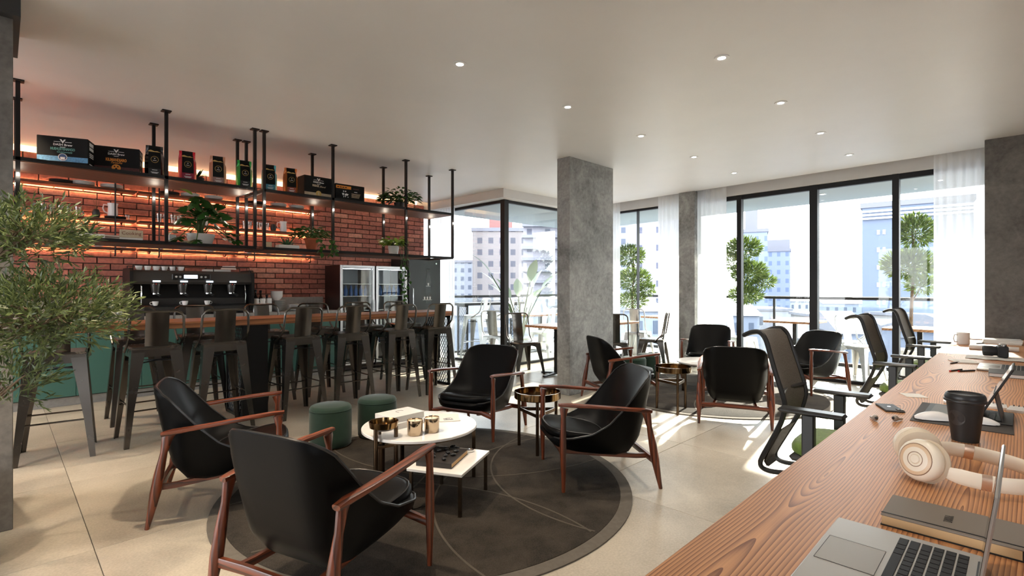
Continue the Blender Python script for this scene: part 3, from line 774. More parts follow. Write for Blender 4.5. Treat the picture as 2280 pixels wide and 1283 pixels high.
for k in range(6):
    dup(cup0, (1.12+.11+.09*k, 7.84, 1.575), PI/2+.2*k, '%s upturned-row white cup from the left on top of the espresso machine' % ['first','second','third','fourth','fifth','sixth'][k], 'white cups in a row on the espresso machine', 1.15)
nap = MB()
for k in range(9): nap.box(-.16, .16, -.07, .07, .0035*k, .0035*k+.003)
tag(nap.build('napkin_stack', M_paper, None, (1.12+1.02, 7.98, 1.575), (0,0,.1)), 'loose stack of white napkins on the espresso machine', 'napkins')
fld = MB().add([(-.1,-.06,0),(.1,-.06,0),(.12,.05,.055),(-.04,.06,.05),(-.1,-.06,.004),(.1,-.06,.004),(.12,.05,.059),(-.04,.06,.054)], [(0,3,2,1),(4,5,6,7),(0,1,5,4),(1,2,6,5),(2,3,7,6),(3,0,4,7)])
tag(fld.build('folded_napkin', M_paper, None, (1.12+1.14, 7.93, 1.607)), 'white napkin with a raised corner on the napkin stack', 'napkin')

plate_me = MB().lathe([(.0,.0),(.05,.0),(.085,.012),(.115,.016),(.117,.019),(.084,.017),(.05,.006),(0,.006)], 28).mesh('plate', M_white)
M_dkplate = mat('charcoal_stoneware', (.035,.034,.033), .5)
dplate_me = plate_me.copy(); dplate_me.materials.clear(); dplate_me.materials.append(M_dkplate)
def plates(x, y, z, n, s=1.0, me=None, place='', colour='white', dz=.0085):
    for k in range(n):
        o = link('plate', me or plate_me, None, (x, y, z+k*dz*s)); o.scale = (s,s,s)
        nm = 'lowest' if k == 0 else ('topmost' if k == n-1 else ORD[k]+'-lowest')
        tag(o, '%s %s plate stacked %s' % (nm, colour, place), 'plate', 'plates stacked '+place)
plates(3.24, 7.95, 1.0, 9, 1.15, place='in front of the grey backsplash near the fridge')
plates(2.97, 8.02, 1.0, 12, 1.05, place='under the white bowls on the counter', dz=.0128)
bowl_me = MB().lathe([(.035,0),(.04,.006),(.065,.03),(.085,.065),(.088,.075),(.083,.075),(.06,.03),(.0,.012)], 28).mesh('bowl', M_white)
for k in range(4):
    tag(link('bowl', bowl_me, None, (2.97, 8.02, 1.163+.022*k)), 'white bowl, %s of the nested bowls on the plate stack' % ['lowest','second','third','topmost'][k], 'bowl', 'nested white bowls')
def mug(label, x, y, z, r=.04, h=.095, rz=0, m=None, group=None):
    t = thing('mug', label, 'mug', (x,y,z), rz, group)
    MB().lathe([(r*.92,0),(r,h*.04),(r,h),(r*.92,h),(r*.9,h*.08),(0,h*.06)], 22).build('bowl', m or M_white, t)
    MB().tube([(r*.95,0,h*.82),(r*1.5,0,h*.8),(r*1.7,0,h*.5),(r*1.5,0,h*.22),(r*.95,0,h*.2)], r*.12, n=6).build('handle', m or M_white, t)
    return t
for k in range(3):
    for j in range(2):
        mug('white mug beside the espresso machine, %s row, %s from the left' % (['lower','upper'][j], ['first','second','third'][k]), 2.60+.10*k, 7.80+.03*k, 1.0+.1*j, .038, .098, rz=-.6+k, group='white mugs beside the espresso machine')
bot_prof = [(.034,0),(.036,.01),(.036,.13),(.03,.16),(.013,.19),(.012,.235),(.015,.236),(.015,.25),(0,.25)]
for k, (x, y, lbl, cc) in enumerate([(2.70,8.12,'dark syrup bottle nearest the espresso machine',(.02,.01,.008)), (2.79,8.17,'dark syrup bottle with pale label in the middle of the three',(.03,.015,.01)), (2.885,8.19,'short dark syrup bottle furthest from the espresso machine',(.015,.012,.02))]):
    t = thing('syrup_bottle', lbl, 'bottle', (x,y,1.0), 0, 'syrup bottles on the counter')
    s_ = (1.25,1.2,.95)[k]
    MB().lathe([(r*1.1,z*s_) for r, z in bot_prof], 18).build('body', mat('bottle_glass_%d'%k, cc, .12), t)
    MB().lathe([(.0405,.04*s_),(.0405,.12*s_)], 18, cap=False).build('paper_band', M_paper if k else M_gold, t)
    MB().lathe([(.018,.238*s_),(.018,.262*s_),(0,.262*s_)], 12).build('cap', M_black, t)
M_jar = mat('jar_dark', (.012,.011,.010), .12)
M_jarg = glass('jar_glass', (.9,.93,.92,1), .5, .03)
for k in range(5):
    x = .76+.062*k+(.02 if k == 4 else 0); y = 7.80+.05*(k % 2)
    t = thing('spice_jar', ['first dark jar with pale lid left of the espresso machine','second dark jar with pale lid left of the espresso machine','third dark jar with pale lid left of the espresso machine','fourth dark jar with pale lid left of the espresso machine','clear glass jar with pale lid touching the espresso machine'][k], 'jar', (x,y,1.0), 0, 'jars left of the espresso machine')
    MB().lathe([(.03,0),(.034,.008),(.034,.075),(.026,.095),(.026,.1),(0,.1)], 16).build('body', M_jarg if k == 4 else M_jar, t)
    MB().lathe([(.028,.1),(.028,.122),(0,.124)], 14).build('lid', M_white, t)
    if k in (0,2): MB().cyl((0,-.0335,.045),(0,-.0355,.045),.013,n=14).build('round_sticker', M_white, t)
for k in range(2):
    tag(MB().box(-.09,.09,-.06,.06,0,.035,.004).build('white_tray', M_white, None, (.60, 7.79, 1.0+.036*k)), ['lower white tray stacked on the counter left of the jars','upper white tray stacked on the counter left of the jars'][k], 'tray', 'white trays on the counter')

# wall-shelf contents
tumb_me = MB().lathe([(.028,0),(.030,.003),(.036,.12),(.034,.12),(.028,.006),(0,.005)], 18).mesh('tumbler', M_jarg)
WS = WY-.14
def tumblers(x, n, z, seg):
    for k in range(n):
        tag(link('tumbler', tumb_me, None, (x+.078*k, WS+.03*(k % 2), z)), '%s glass tumbler from the left on the %s middle wall shelf' % (ORD[k], seg), 'glass', 'glass tumblers on the wall shelves')
tumblers(.36, 5, 2.22, 'left'); tumblers(1.50, 4, 2.22, 'centre'); tumblers(2.56, 5, 2.22, 'right')
def vase(x, z, lbl):
    t = thing('twig_vase', lbl, 'vase', (x, WS, z), 0, 'twig vases on the wall shelves')
    MB().lathe([(.028,0),(.038,.02),(.042,.06),(.034,.1),(.026,.11),(.022,.105),(.03,.06),(0,.02)], 18).build('vessel', M_dkplate, t)
    r = random.Random(int(x*100))
    for k in range(5):
        a = r.uniform(0,6.28); MB().tube([(0,0,.05),(.012*math.cos(a),.012*math.sin(a),.12),(.03*math.cos(a),.03*math.sin(a),.2+r.uniform(0,.05))], .0025, n=5).build('twig', mat('twig_brown',(.22,.12,.06),.7), t)
vase(.845, 2.22, 'small charcoal vase with dry twigs left of the big white jug')
vase(2.97, 2.22, 'small charcoal vase with dry twigs on the right middle wall shelf')
def jug(x, z, lbl, s=1.0):
    t = thing('white_jug', lbl, 'jug', (x, WS, z), PI, 'white jugs on the wall shelves')
    MB().lathe([(.046*s,0),(.05*s,.006),(.05*s,.06*s),(.047*s,.13*s),(.055*s,.165*s),(.051*s,.165*s),(.043*s,.13*s),(.046*s,.02),(0,.01)], 24).build('vessel', M_white, t)
    MB().tube([(.046*s,0,.14*s),(.085*s,0,.145*s),(.095*s,0,.1*s),(.08*s,0,.06*s),(.049*s,0,.045*s)], .0075*s, n=6).build('handle', M_white, t)
plates(1.035, WS, 2.22, 3, .95, dplate_me, 'under the big white jug on the wall shelf', 'charcoal')
jug(1.01, 2.247, 'big white jug standing on charcoal plates on the left wall shelf', 1.05)
jug(2.03, 2.22, 'white jug behind the monstera on the centre wall shelf', .95)
jug(3.12, 2.22, 'white jug on the right middle wall shelf above the terracotta pot', 1.0)
for k, (x, lbl) in enumerate([(.70,'short clear glass left of the twig vase'),(1.155,'short clear glass right of the big white jug')]):
    o = tag(link('short_glass', tumb_me, None, (x, WS-.02, 2.22)), lbl, 'glass'); o.scale = (.85,.85,.55)
for x, n, me, cc, pl in [(.52,3,dplate_me,'charcoal','at the left end of the top wall shelf'),(.72,4,plate_me,'white','at the middle of the left top wall shelf'),(1.0,4,plate_me,'white','at the right end of the left top wall shelf'),
                     (1.62,3,dplate_me,'charcoal','on the left of the centre top wall shelf'),(1.86,4,plate_me,'white','on the middle of the centre top wall shelf'),(2.15,4,plate_me,'white','on the right of the centre top wall shelf'),
                     (2.72,3,dplate_me,'charcoal','on the left of the right top wall shelf'),(3.05,4,plate_me,'white','on the middle of the right top wall shelf'),(3.32,4,plate_me,'white','on the right end of the right top wall shelf')]:
    plates(x, WS, 2.60, n, 1.0, me, pl, cc, .011)
for k, x in enumerate((.62,.86,1.12,1.52,1.78,2.12,2.62,2.9,3.2,3.45)):
    c_ = dup(cup0, (x, WS, 1.862), .5*k, '%s white cup from the left on the lowest wall shelf' % ORD[k], 'white cups on the lowest wall shelf', 1.1)

# ---- fridges
M_alu = mat('brushed_aluminium', (.55,.55,.56), .35, .8); M_fin = mat('fridge_liner', (.5,.54,.58), .5)
M_blue = mat('blue_drink', lin(60,110,190), .3); M_pale = mat('pale_can', (.75,.76,.76), .25, .3)
M_flight = mat('fridge_light', (.8,.9,1), .5, emit=(.85,.93,1.0), estr=5.0)
M_fside = mat('fridge_side', lin(34,22,20), .35, .2)
can_me = MB().lathe([(.024,0),(.03,.006),(.03,.1),(.024,.115),(0,.115)], 12).mesh('drink_can', M_pale)
btl_me = MB().lathe([(.028,0),(.03,.006),(.03,.1),(.012,.15),(.012,.175),(0,.175)], 12).mesh('drink_bottle', M_blue)
def fridge(x0, lbl, side):
    t = thing('glass_door_fridge', lbl, 'fridge', (x0, 7.72, 0), 0, 'glass door fridges')
    w, d, h = .61, .555, 1.72
    MB().box(0,.03,.03,d,.02,h).box(w-.03,w,.03,d,.02,h).box(.03,w-.03,.03,d,.02,.12).box(.03,w-.03,.03,d,h-.05,h).box(.03,w-.03,d-.03,d,.1,h).build('cabinet', M_fside, t, smooth=False)
    MB().box(.032,w-.032,d-.036,d-.031,.12,h-.05).build('liner', M_fin, t, smooth=False)
    MB().box(.05,w-.05,.05,.07,h-.06,h-.051).build('lamp', M_flight, t)
    dr = MB().box(.0,.04,0,.028,.1,h,.002).box(w-.04,w,0,.028,.1,h,.002).box(.04,w-.04,0,.028,.1,.15).box(.04,w-.04,0,.028,h-.04,h).build('door', M_alu, t, smooth=False)
    MB().box(.04,w-.04,.010,.016,.15,h-.04).build('pane', M_glass, dr, smooth=False)
    MB().box(w-.025,w-.012,-.03,-.02,.75,1.15).build('handle', M_alu, dr)
    MB().box(.02,w-.02,.04,.1,.02,.1).build('grille', M_darkpl, t)
    for z in (.42,.70,.98,1.22,1.42): MB().box(.032,w-.032,.06,d-.04,z-.008,z).build('shelf', M_alu, t, smooth=False)
    words = {.42:'bottom',.70:'second lowest',.98:'middle',1.22:'fourth',1.42:'top'}
    for z in (.42,.70,.98,1.22):
        for k in range(6):
            me = can_me if z < 1.1 and z != .42 else btl_me
            nm = 'drink_can' if me is can_me else 'drink_bottle'
            if z == .98: continue
            tag(link(nm, me, None, (x0+.08+.09*k, 7.72+.16, z)), '%s %s from the left, %s shelf of the %s fridge' % (ORD[k], ('pale can' if me is can_me else 'blue bottle'), words[z], side), 'can' if me is can_me else 'bottle', 'drinks in the %s fridge' % side)
fridge(3.847, 'left glass-door drinks fridge with dark side panel', 'left')
fridge(4.485, 'right glass-door drinks fridge behind the trailing vine', 'right')
tf = thing('tall_fridge', 'tall black fridge with printed glasses beside the white curtain', 'fridge', (5.115, 7.70, 0))
M_tf = mat('black_gloss', (.014,.014,.015), .28)
MB().box(0,.70,.03,.58,0,1.885,.004).build('cabinet', M_tf, tf)
d_ = MB().box(.004,.696,0,.03,.06,1.88,.004).build('door', M_tf, tf)
MB().tube([(.07,0,1.0),(.07,-.04,1.02),(.07,-.04,1.34),(.07,0,1.36)], .008, n=8).build('handle', M_chrome, d_)
M_pr = mat('white_print', (.75,.75,.75), .5); M_pd = mat('dark_print', (.004,.004,.004), .2)
# printed bottle shape and little cups on ledges
pb = [(-.06,.0),(.06,.0),(.06,.42),(.03,.5),(.03,.62),(-.03,.62),(-.03,.5),(-.06,.42)]
def flat(poly, y, name, m, par, x=0, z=0):
    n = len(poly); return MB().add([(x+a,y,z+c) for a, c in poly], [tuple(range(n))]).build(name, m, par, smooth=False)
flat(pb, -.0012, 'printed_bottle', M_pd, d_, .42, 1.08)
for (x, z, w) in ((.42,1.38,.1),(.40,1.13,.2)):
    MB().box(x-w/2,x+w/2,-.002,-.001,z,z+.008).build('printed_ledge', M_pr, d_)
    for k in range(1 if w < .15 else 3):
        xx = x if w < .15 else x-.06+.06*k
        flat([(-.012,0),(.012,0),(.017,.03),(.014,.05),(-.014,.05),(-.017,.03)], -.0016, 'printed_cup', M_pr, d_, xx, z+.012)
MB().cyl((.60,-.001,1.80),(.60,-.004,1.80),.016,n=16).build('badge', M_chrome, d_)

# ================================================================== goods on the hanging shelf
M_card = mat('black_card', (.006,.006,.006), .6, spec=.2); M_wp = mat('white_ink', (.8,.8,.78), .6)
M_teal = mat('teal_ink', lin(110,170,160), .6); M_or = mat('orange_ink', lin(226,140,44), .5)
M_bluep = mat('blue_pattern', lin(96,150,190), .6, var=.35, scale=60); M_brn = mat('maroon_pattern', lin(70,26,24), .6, var=.5, scale=50); M_crm = mat('cream_pattern', lin(196,178,150), .6, var=.12, scale=50)
def logo(par, x, z, y, s=1.0):
    s *= .74
    flat([(-.028*s,.0),(0,-.046*s),(.028*s,0),(.012*s,0),(0,-.02*s),(-.012*s,0)][::-1], y, 'logo_mark', M_wp, par, x, z)
    for sx in (-1,1): MB().box(x+sx*.05*s-.03*s, x+sx*.05*s+.03*s, y-.0002, y, z-.032*s, z-.027*s).build('logo_bar', M_wp, par)
    text_mesh('DASH Brew', .034*s, M_wp, parent=par, loc=(x, y, z-.062*s), rot=(PI/2,0,0), bold=.0006*s)
    MB().box(x-.025*s, x+.025*s, y-.0002, y, z-.09*s, z-.085*s).build('logo_bar', M_wp, par)
def coffee_box(lbl, x, y, w, h, d, rz, kind):
    t = thing('coffee_box', lbl, 'box', (x, y, ZU), rz, 'printed coffee boxes on the top shelf')
    b_ = MB().box(-w/2, w/2, 0, d, 0, h, .003).build('carton', M_card, t)
    yf = -.0008
    if kind == 'blue':
        MB().box(-w/2+.002, w/2-.002, -.0006, 0, .026, .068).build('printed_band', M_bluep, t)
        logo(t, 0, h-.022, yf)
        text_mesh('HUEHUETENANGO', .03, M_teal, parent=t, loc=(0,yf,.128), rot=(PI/2,0,0), sx=.62, bold=.0008)
        text_mesh('Guatemala', .024, M_teal, parent=t, loc=(.01,yf,.104), rot=(PI/2,0,0), shear=.4)
        MB().cyl((0,-.0012,.062),(0,0,.062),.030,n=24).build('emblem', mat('navy_ink', lin(60,86,130), .6), t)
        MB().lathe([(.026,-.001),(.030,-.001),(.030,.001),(.026,.001),(.026,-.001)],24,cap=False).mat4(Matrix.Translation((0,-.0014,.062)) @ Matrix.Rotation(PI/2,4,'X')).build('emblem_ring', M_wp, t)
        flat([(-.014,-.02),(.014,-.02),(.016,.0),(-.016,0)], -.0026, 'emblem_mark', M_wp, t, 0, .062)
    if kind == 'orange':
        MB().box(-w/2+.002, w/2-.002, -.0006, 0, .012, .048).build('printed_band', M_brn, t)
        logo(t, 0, h-.022, yf, .95)
        text_mesh('KILIMANDJARO', .036, M_or, parent=t, loc=(0,yf,.108), rot=(PI/2,0,0), sx=.6, bold=.0012)
        text_mesh('Tanzania', .024, M_or, parent=t, loc=(0,yf,.084), rot=(PI/2,0,0), shear=.4)
        em_ = MB().cyl((0,-.0012,0),(0,0,0),.03,n=24); em_.mat4(Matrix.Translation((0,0,.040)) @ Matrix.Diagonal((1.1,1,1.0,1))); em_.build('emblem', M_or, t)
        for (a, c, r_) in ((-.012,.05,.006),(.012,.05,.006),(0,.03,.008)): MB().cyl((a,-.002,c),(a,-.001,c),r_,n=10).build('emblem_mark', M_card, t)
        flat([(-.008,.012),(.008,.012),(.01,.022),(-.01,.022)], -.0024, 'emblem_mark', M_wp, t)
    if kind == 'firenze':
        MB().box(-w/2+.002, w/2-.002, -.0006, 0, .018, .05).build('printed_band', M_crm, t)
        logo(t, 0, h-.02, yf)
        text_mesh('FIRENZE', .032, M_crm, parent=t, loc=(-.035,yf,.128), rot=(PI/2,0,0), sx=.65, bold=.001)
        text_mesh('Blend', .03, M_crm, parent=t, loc=(.045,yf,.124), rot=(PI/2,0,0), shear=.45)
        MB().cyl((0,-.0012,.042),(0,0,.042),.033,n=24).build('emblem', M_gold, t)
        flat([(-.009,-.02),(.009,-.02),(.005,.02),(-.005,.02)], -.0022, 'emblem_mark', M_crm, t, 0, .044)
    if kind == 'map':
        MB().box(-w/2+.005, .01, -.0006, 0, h-.055, h-.02).build('yellow_strip', M_or, t)
        for k in range(4): MB().box(-w/2+.02+.032*k, -w/2+.044+.032*k, -.001, 0, h-.044, h-.034).build('strip_print', M_card, t)
        for a in (-.085,-.06): MB().cyl((a,-.001,h-.085),(a,0,h-.085),.008,n=10).build('printed_dot', M_wp, t)
        for poly, nm in [([(-.035,.02),(-.012,.024),(-.004,.012),(-.014,.0),(-.02,-.006),(-.028,.004)],'a'), ([(-.015,-.008),(-.006,-.012),(-.012,-.03),(-.016,-.026)],'b'), ([(.0,.012),(.02,.022),(.05,.014),(.04,.0),(.026,-.006),(.016,.002),(.004,.0)],'c'), ([(.002,-.002),(.016,-.004),(.012,-.026),(.006,-.022)],'d'), ([(.036,-.016),(.048,-.014),(.046,-.026),(.038,-.024)],'e')]:
            flat(poly, -.001, 'printed_map', M_wp, t, -.072, .075)
        MB().box(.05,.09,-.0006,0,h-.084,h-.078).build('print_line', M_wp, t)
        for k in range(5): MB().box(.015, .13-.004*k, -.0006, 0, h-.105-.011*k, h-.101-.011*k).build('print_line', M_crm, t)
        MB().box(.035,.11,-.0006,0,h-.05,h-.038).build('print_line', M_brn, t)
    if kind in ('blue','orange'):   # print on the narrow end
        for (z0, z1) in ((h-.05,h-.02),(h-.085,h-.06),(.115,.122),(.1,.108),(.085,.093),(.022,.03)):
            MB().box(w/2-.0001, w/2+.0006, d*.2, d*.8, z0, z1).build('side_print', M_wp, t)
    return t
coffee_box('black coffee box with blue pattern band lettered HUEHUETENANGO', .372, 5.70, .34, .232, .17, -.36, 'blue')
coffee_box('black coffee box lettered KILIMANDJARO in orange', .735, 5.74, .34, .225, .17, -.30, 'orange')
coffee_box('black coffee box with cream band lettered FIRENZE', 2.575, 5.70, .335, .235, .17, .03, 'firenze')
coffee_box('black coffee box with orange strip and white world map print', 2.985, 5.74, .37, .205, .17, -.02, 'map')

def coffee_bag(lbl, x, y, rz, side, lower, sfin=1.0):
    t = thing('coffee_bag', lbl, 'coffee bag', (x, y, ZU), rz, 'coffee bags on the top shelf')
    w, d = .047, .042
    prof = [(0,1,1),(.1,1.03,1.12),(.19,1.0,1.05),(.225,.98,.8),(.255,.95,.22),(.26,.95,.08),(.29,.95,.08)]
    fr = MB()
    f_ = [[(-w*a, -d*b_, z), (w*a, -d*b_, z)] for z, a, b_ in prof]
    fr.grid(f_); fr.grid([[(.07*a, d*b_, z), (-.07*a, d*b_, z)] for z, a, b_ in prof])
    fr.add([(-w,-d,0),(w,-d,0),(w,d,0),(-w,d,0)], [(0,3,2,1)])
    top = prof[-1]; a, b_ = w*top[1], d*top[2]
    fr.add([(-a,-b_,.29),(a,-b_,.29),(a,b_,.29),(-a,b_,.29)], [(0,1,2,3)])
    fr.build('pouch', M_card, t, ang=60)
    ms = mat('bag_foil_'+lbl.split()[0], side, .22, .35 if side != (.012,.011,.010) else 0)
    for sx in (-1,1):
        rows = []
        for z, a, b_ in prof:
            bulge = 1.12 if z < .2 else 1.0
            rows.append([(sx*w*a, -d*b_, z), (sx*(.074*a if z < .22 else w*a+.004), .0, z), (sx*.07*a, d*b_, z)])
        MB().grid(rows if sx > 0 else [list(reversed(q)) for q in rows]).build('side_gusset', ms, t)
    yb = -d*1.13
    flat([(-.046,.0),(.046,-.006),(.045,.006),(.02,.016),(.0,.012),(-.03,.022),(-.048,.014)], -d*.75, 'gold_print', M_gold, t, 0, .222)
    MB().lathe([(.027,-.0006),(.03,-.0006),(.03,.0006),(.027,.0006),(.027,-.0006)], 24, cap=False).mat4(Matrix.Translation((0,yb,.155)) @ Matrix.Rotation(PI/2,4,'X')).build('round_print', M_gold, t)
    flat([(-.008,.008),(0,-.006),(.008,.008),(0,.002)][::-1], yb-.001, 'logo_mark', M_wp, t, 0, .164)
    MB().box(-.014,.014,yb-.0006,yb,.144,.148).build('logo_bar', M_wp, t)
    ml = mat('bag_label_'+lbl.split()[0], lower, .5)
    MB().add([(-.046,-d*1.02-.001,.006),(.046,-d*1.02-.001,.006),(.047,-d*1.1-.001,.072),(-.047,-d*1.1-.001,.072)], [(0,1,2,3)]).build('lower_label', ml, t, smooth=False)
    for z, ww in ((.055,.02),(.034,.03),(.026,.022)): MB().box(-ww,ww,-d*1.1-.004,-d*1.1-.0035,z,z+.005).build('label_print', M_wp, t)
bags = [('black coffee bag with gold print beside the KILIMANDJARO box', 1.02, (.012,.011,.010), (.012,.010,.010)),
        ('red foil coffee bag on the top shelf', 1.285, (.62,.012,.03), (.30,.01,.04)),
        ('rose-gold foil coffee bag on the top shelf', 1.55, (.66,.34,.22), (.34,.20,.18)),
        ('green foil coffee bag on the top shelf', 1.80, (.03,.42,.06), (.012,.010,.010)),
        ('light-blue foil coffee bag on the top shelf', 2.05, (.12,.52,.60), (.05,.24,.34)),
        ('orange foil coffee bag on the top shelf', 2.275, (.72,.19,.04), (.34,.06,.03))]
for k, (l_, x, s_, lo_) in enumerate(bags): coffee_bag(l_, x, 5.74, -.12+rnd.uniform(-.03,.03), s_, lo_)

# ================================================================== plants
M_leaf = leafmat('glossy_leaf', lin(24,62,26), lin(66,110,44), .3)
M_leafd = leafmat('monstera_leaf', lin(18,48,26), lin(52,92,40), .26)
M_leafl = leafmat('lime_leaf', lin(88,128,40), lin(150,176,70), .35)
M_aloe = leafmat('aloe_leaf', lin(38,82,54), lin(70,116,80), .45)
M_terra = mat('terracotta', lin(176,92,58), .75, var=.12, scale=12)
M_soil = mat('soil', (.02,.014,.01), .95)
M_stem = mat('green_stem', lin(70,96,44), .5); M_bark = mat('bark', lin(104,88,70), .85, var=.3, scale=20)
def leaf_geo(L_, W__, n=4, fold=.15, droop=.25):
    """leaf blade along +y"""
    vs = []; fs = []
    for i in range(n+1):
        t = i/n; w = W__*math.sin(PI*min(1, t*.94+.06))**.8*(1-.25*t); z = -droop*L_*t*t
        vs += [(-w, L_*t, z+fold*w), (0, L_*t, z), (w, L_*t, z+fold*w)]
    for i in range(n):
        a = 3*i; fs += [(a,a+1,a+4,a+3), (a+1,a+2,a+5,a+4)]
    return vs, fs
def add_leaf(mb, p, dirv, L_, W__, n=3, droop=.25, roll=0.0):
    vs, fs = leaf_geo(L_, W__, n, droop=droop)
    d = Vector(dirv).normalized(); up = Vector((0,0,1))
    if abs(d.z) > .95: up = Vector((1,0,0))
    x = d.cross(up).normalized(); z = x.cross(d)
    M4 = Matrix((x, d, z)).transposed().to_4x4(); M4.translation = Vector(p)
    M4 = M4 @ Matrix.Rotation(roll, 4, 'Y')
    o = len(mb.v); mb.add(vs, fs); mb.mat4(M4, o)
def leaf_obj(name, m, par, p, dirv, L_, W__, n=4, droop=.25, roll=0.0):
    mb = MB(); add_leaf(mb, p, dirv, L_, W__, n, droop, roll); return mb.build(name, m, par)
def pot(par, r0, r1, h, m, rim=True):
    pr = [(r0,0),(r1,h*.86)]+([(r1*1.1,h*.86),(r1*1.1,h)] if rim else [(r1,h)])+[(r1*.92,h),(r1*.9,h*.85),(0,h*.85)]
    MB().lathe(pr, 26).build('pot', m, par)
    MB().lathe([(0,h*.88),(r1*.9,h*.88)], 20, cap=False).build('soil', M_soil, par)
def monstera(x, y, z):
    t = thing('monstera', 'dark green monstera in a white bowl on the lower hanging shelf', 'plant', (x,y,z)); t.scale = (1.25,)*3
    pot(t, .075, .10, .09, mat('white_pot', (.72,.71,.69), .5), False)
    r = random.Random(11)
    def mleaf(p, d, s, roll):
        # heart-shaped blade with notches cut into the rim
        pts = []
        for k in range(26):
            a = -PI+2*PI*k/26
            rr = s*(.62+.38*math.cos(a/2)**2)*(1.0 if abs(a) < 2.7 else .72)
            if k % 4 == 2 and .5 < abs(a) < 2.4: rr *= .55
            pts.append((rr*math.sin(a)*.92, s*.35+rr*math.cos(a), -.5*s*(rr*math.sin(a)/s)**2*.6-.12*s*((rr*math.cos(a)/s))**2))
        vs = [(0,s*.3,.03*s)]+pts; fs = [(0,i+1,(i+1) % 26+1) for i in range(26)]
        dv = Vector(d).normalized(); x_ = dv.cross(Vector((0,0,1))).normalized(); z_ = x_.cross(dv)
        M4 = Matrix((x_, dv, z_)).transposed().to_4x4(); M4.translation = Vector(p); M4 = M4 @ Matrix.Rotation(roll,4,'Y')
        MB().add(vs, fs).mat4(M4).build('leaf', M_leafd, t)
    spec = []
    for k in range(30):
        a = k*2.399; q = math.sqrt((k+.5)/30); spec.append((.185*q*math.cos(a), .11*q*math.sin(a)-.06, .26*(1-q*q*.9)+r.uniform(-.03,.04)-.02*(k > 24)*4, r.uniform(-.4,.4)))
    spec += [(.20,-.12,-.06,-.3),(.16,-.13,-.02,.2),(-.19,-.1,.0,.4)]
    for (dx, dy, dz, roll) in spec:
        b0 = (r.uniform(-.02,.02), r.uniform(-.02,.02), .08)
        tip = (dx, dy, .10+dz)
        MB().tube([b0, (dx*.35, dy*.35, .12+max(dz,.05)*.8), tip], .004, n=5).build('stem', M_stem, t)
        s = r.uniform(.06,.085)
        mleaf(tip, (dx*1.3+r.uniform(-.05,.05), dy*.6-.10, -.09+r.uniform(-.06,.08)), s, roll+r.uniform(-.3,.3))
    leaf_obj('leaf', M_leafl, t, (-.06,0,.40), (-.4,-.2,.25), .11, .03)
monstera(1.42, 5.83, ZL)
def bushy(name, lbl, x, y, z, potf, n, spread, height, L_, m, seed, trail=0, trail_len=.5, hang_fwd=True):
    t = thing(name, lbl, 'plant', (x,y,z)); ph = potf(t); r = random.Random(seed)
    for k in range(n):
        a = r.uniform(0,2*PI); rr = spread*math.sqrt(r.random()); hz_ = ph+height*(r.uniform(.15,1))*(1-.5*(rr/spread)**2)
        p = (rr*math.cos(a), rr*math.sin(a), hz_)
        if k % 4 == 0: MB().tube([(0,0,ph*.85),(p[0]*.5,p[1]*.5,(ph+hz_)/2+.02),p], .0025, n=4).build('stem', M_stem, t)
        leaf_obj('leaf', m, t, p, (math.cos(a+r.uniform(-.6,.6)), math.sin(a+r.uniform(-.6,.6)), r.uniform(-.4,.5)), L_*r.uniform(.7,1.2), L_*.32, 3, .3, r.uniform(-.6,.6))
    for k in range(trail):
        a = r.uniform(-2.4,-.7) if hang_fwd else r.uniform(0,2*PI)
        ln = trail_len*r.uniform(.55,1); ex = (spread+.02)*math.cos(a); ey = -abs((spread+.02)*math.sin(a))-.08
        pts = [(0,0,ph), (ex*.5,ey*.6,ph+.05), (ex,ey,ph-.03)]
        m_ = max(3, int(ln/.06))
        for i in range(1, m_+1): pts.append((ex+r.uniform(-.012,.012)+.02*math.sin(i), ey+r.uniform(-.01,.01), ph-.03-ln*i/m_))
        MB().tube(pts, .0025, n=4).build('vine', M_stem, t)
        for q in pts[2:]:
            for _ in range(2):
                b_ = r.uniform(0,2*PI); leaf_obj('leaf', m, t, q, (math.cos(b_), math.sin(b_)-.3, -.8), L_*r.uniform(.7,1.1), L_*.36, 3, .2, r.uniform(-.6,.6))
    return t
def pf_terra(t): pot(t, .05, .078, .14, M_terra); return .14
def pf_white(t): pot(t, .055, .07, .12, mat('pot_white', (.75,.74,.70), .5), False); return .12
def pf_dark(t): pot(t, .055, .07, .09, mat('pot_dark', (.05,.045,.04), .6), False); return .09
def pf_tray(t): MB().box(-.11,.11,-.06,.06,0,.045,.006).build('planter', M_white, t); MB().box(-.1,.1,-.05,.05,.045,.047).build('soil', M_soil, t); return .045
bushy('trailing_plant', 'bushy green plant in a terracotta pot on the lower hanging shelf', 2.53, 5.78, ZL, pf_terra, 190, .21, .14, .062, M_leaf, 21, 4, .16)
bushy('pothos', 'lime-green pothos in a white pot with long vines hanging in front of the fridge', 3.62, 5.80, ZL, pf_white, 110, .15, .12, .085, M_leafl, 22)
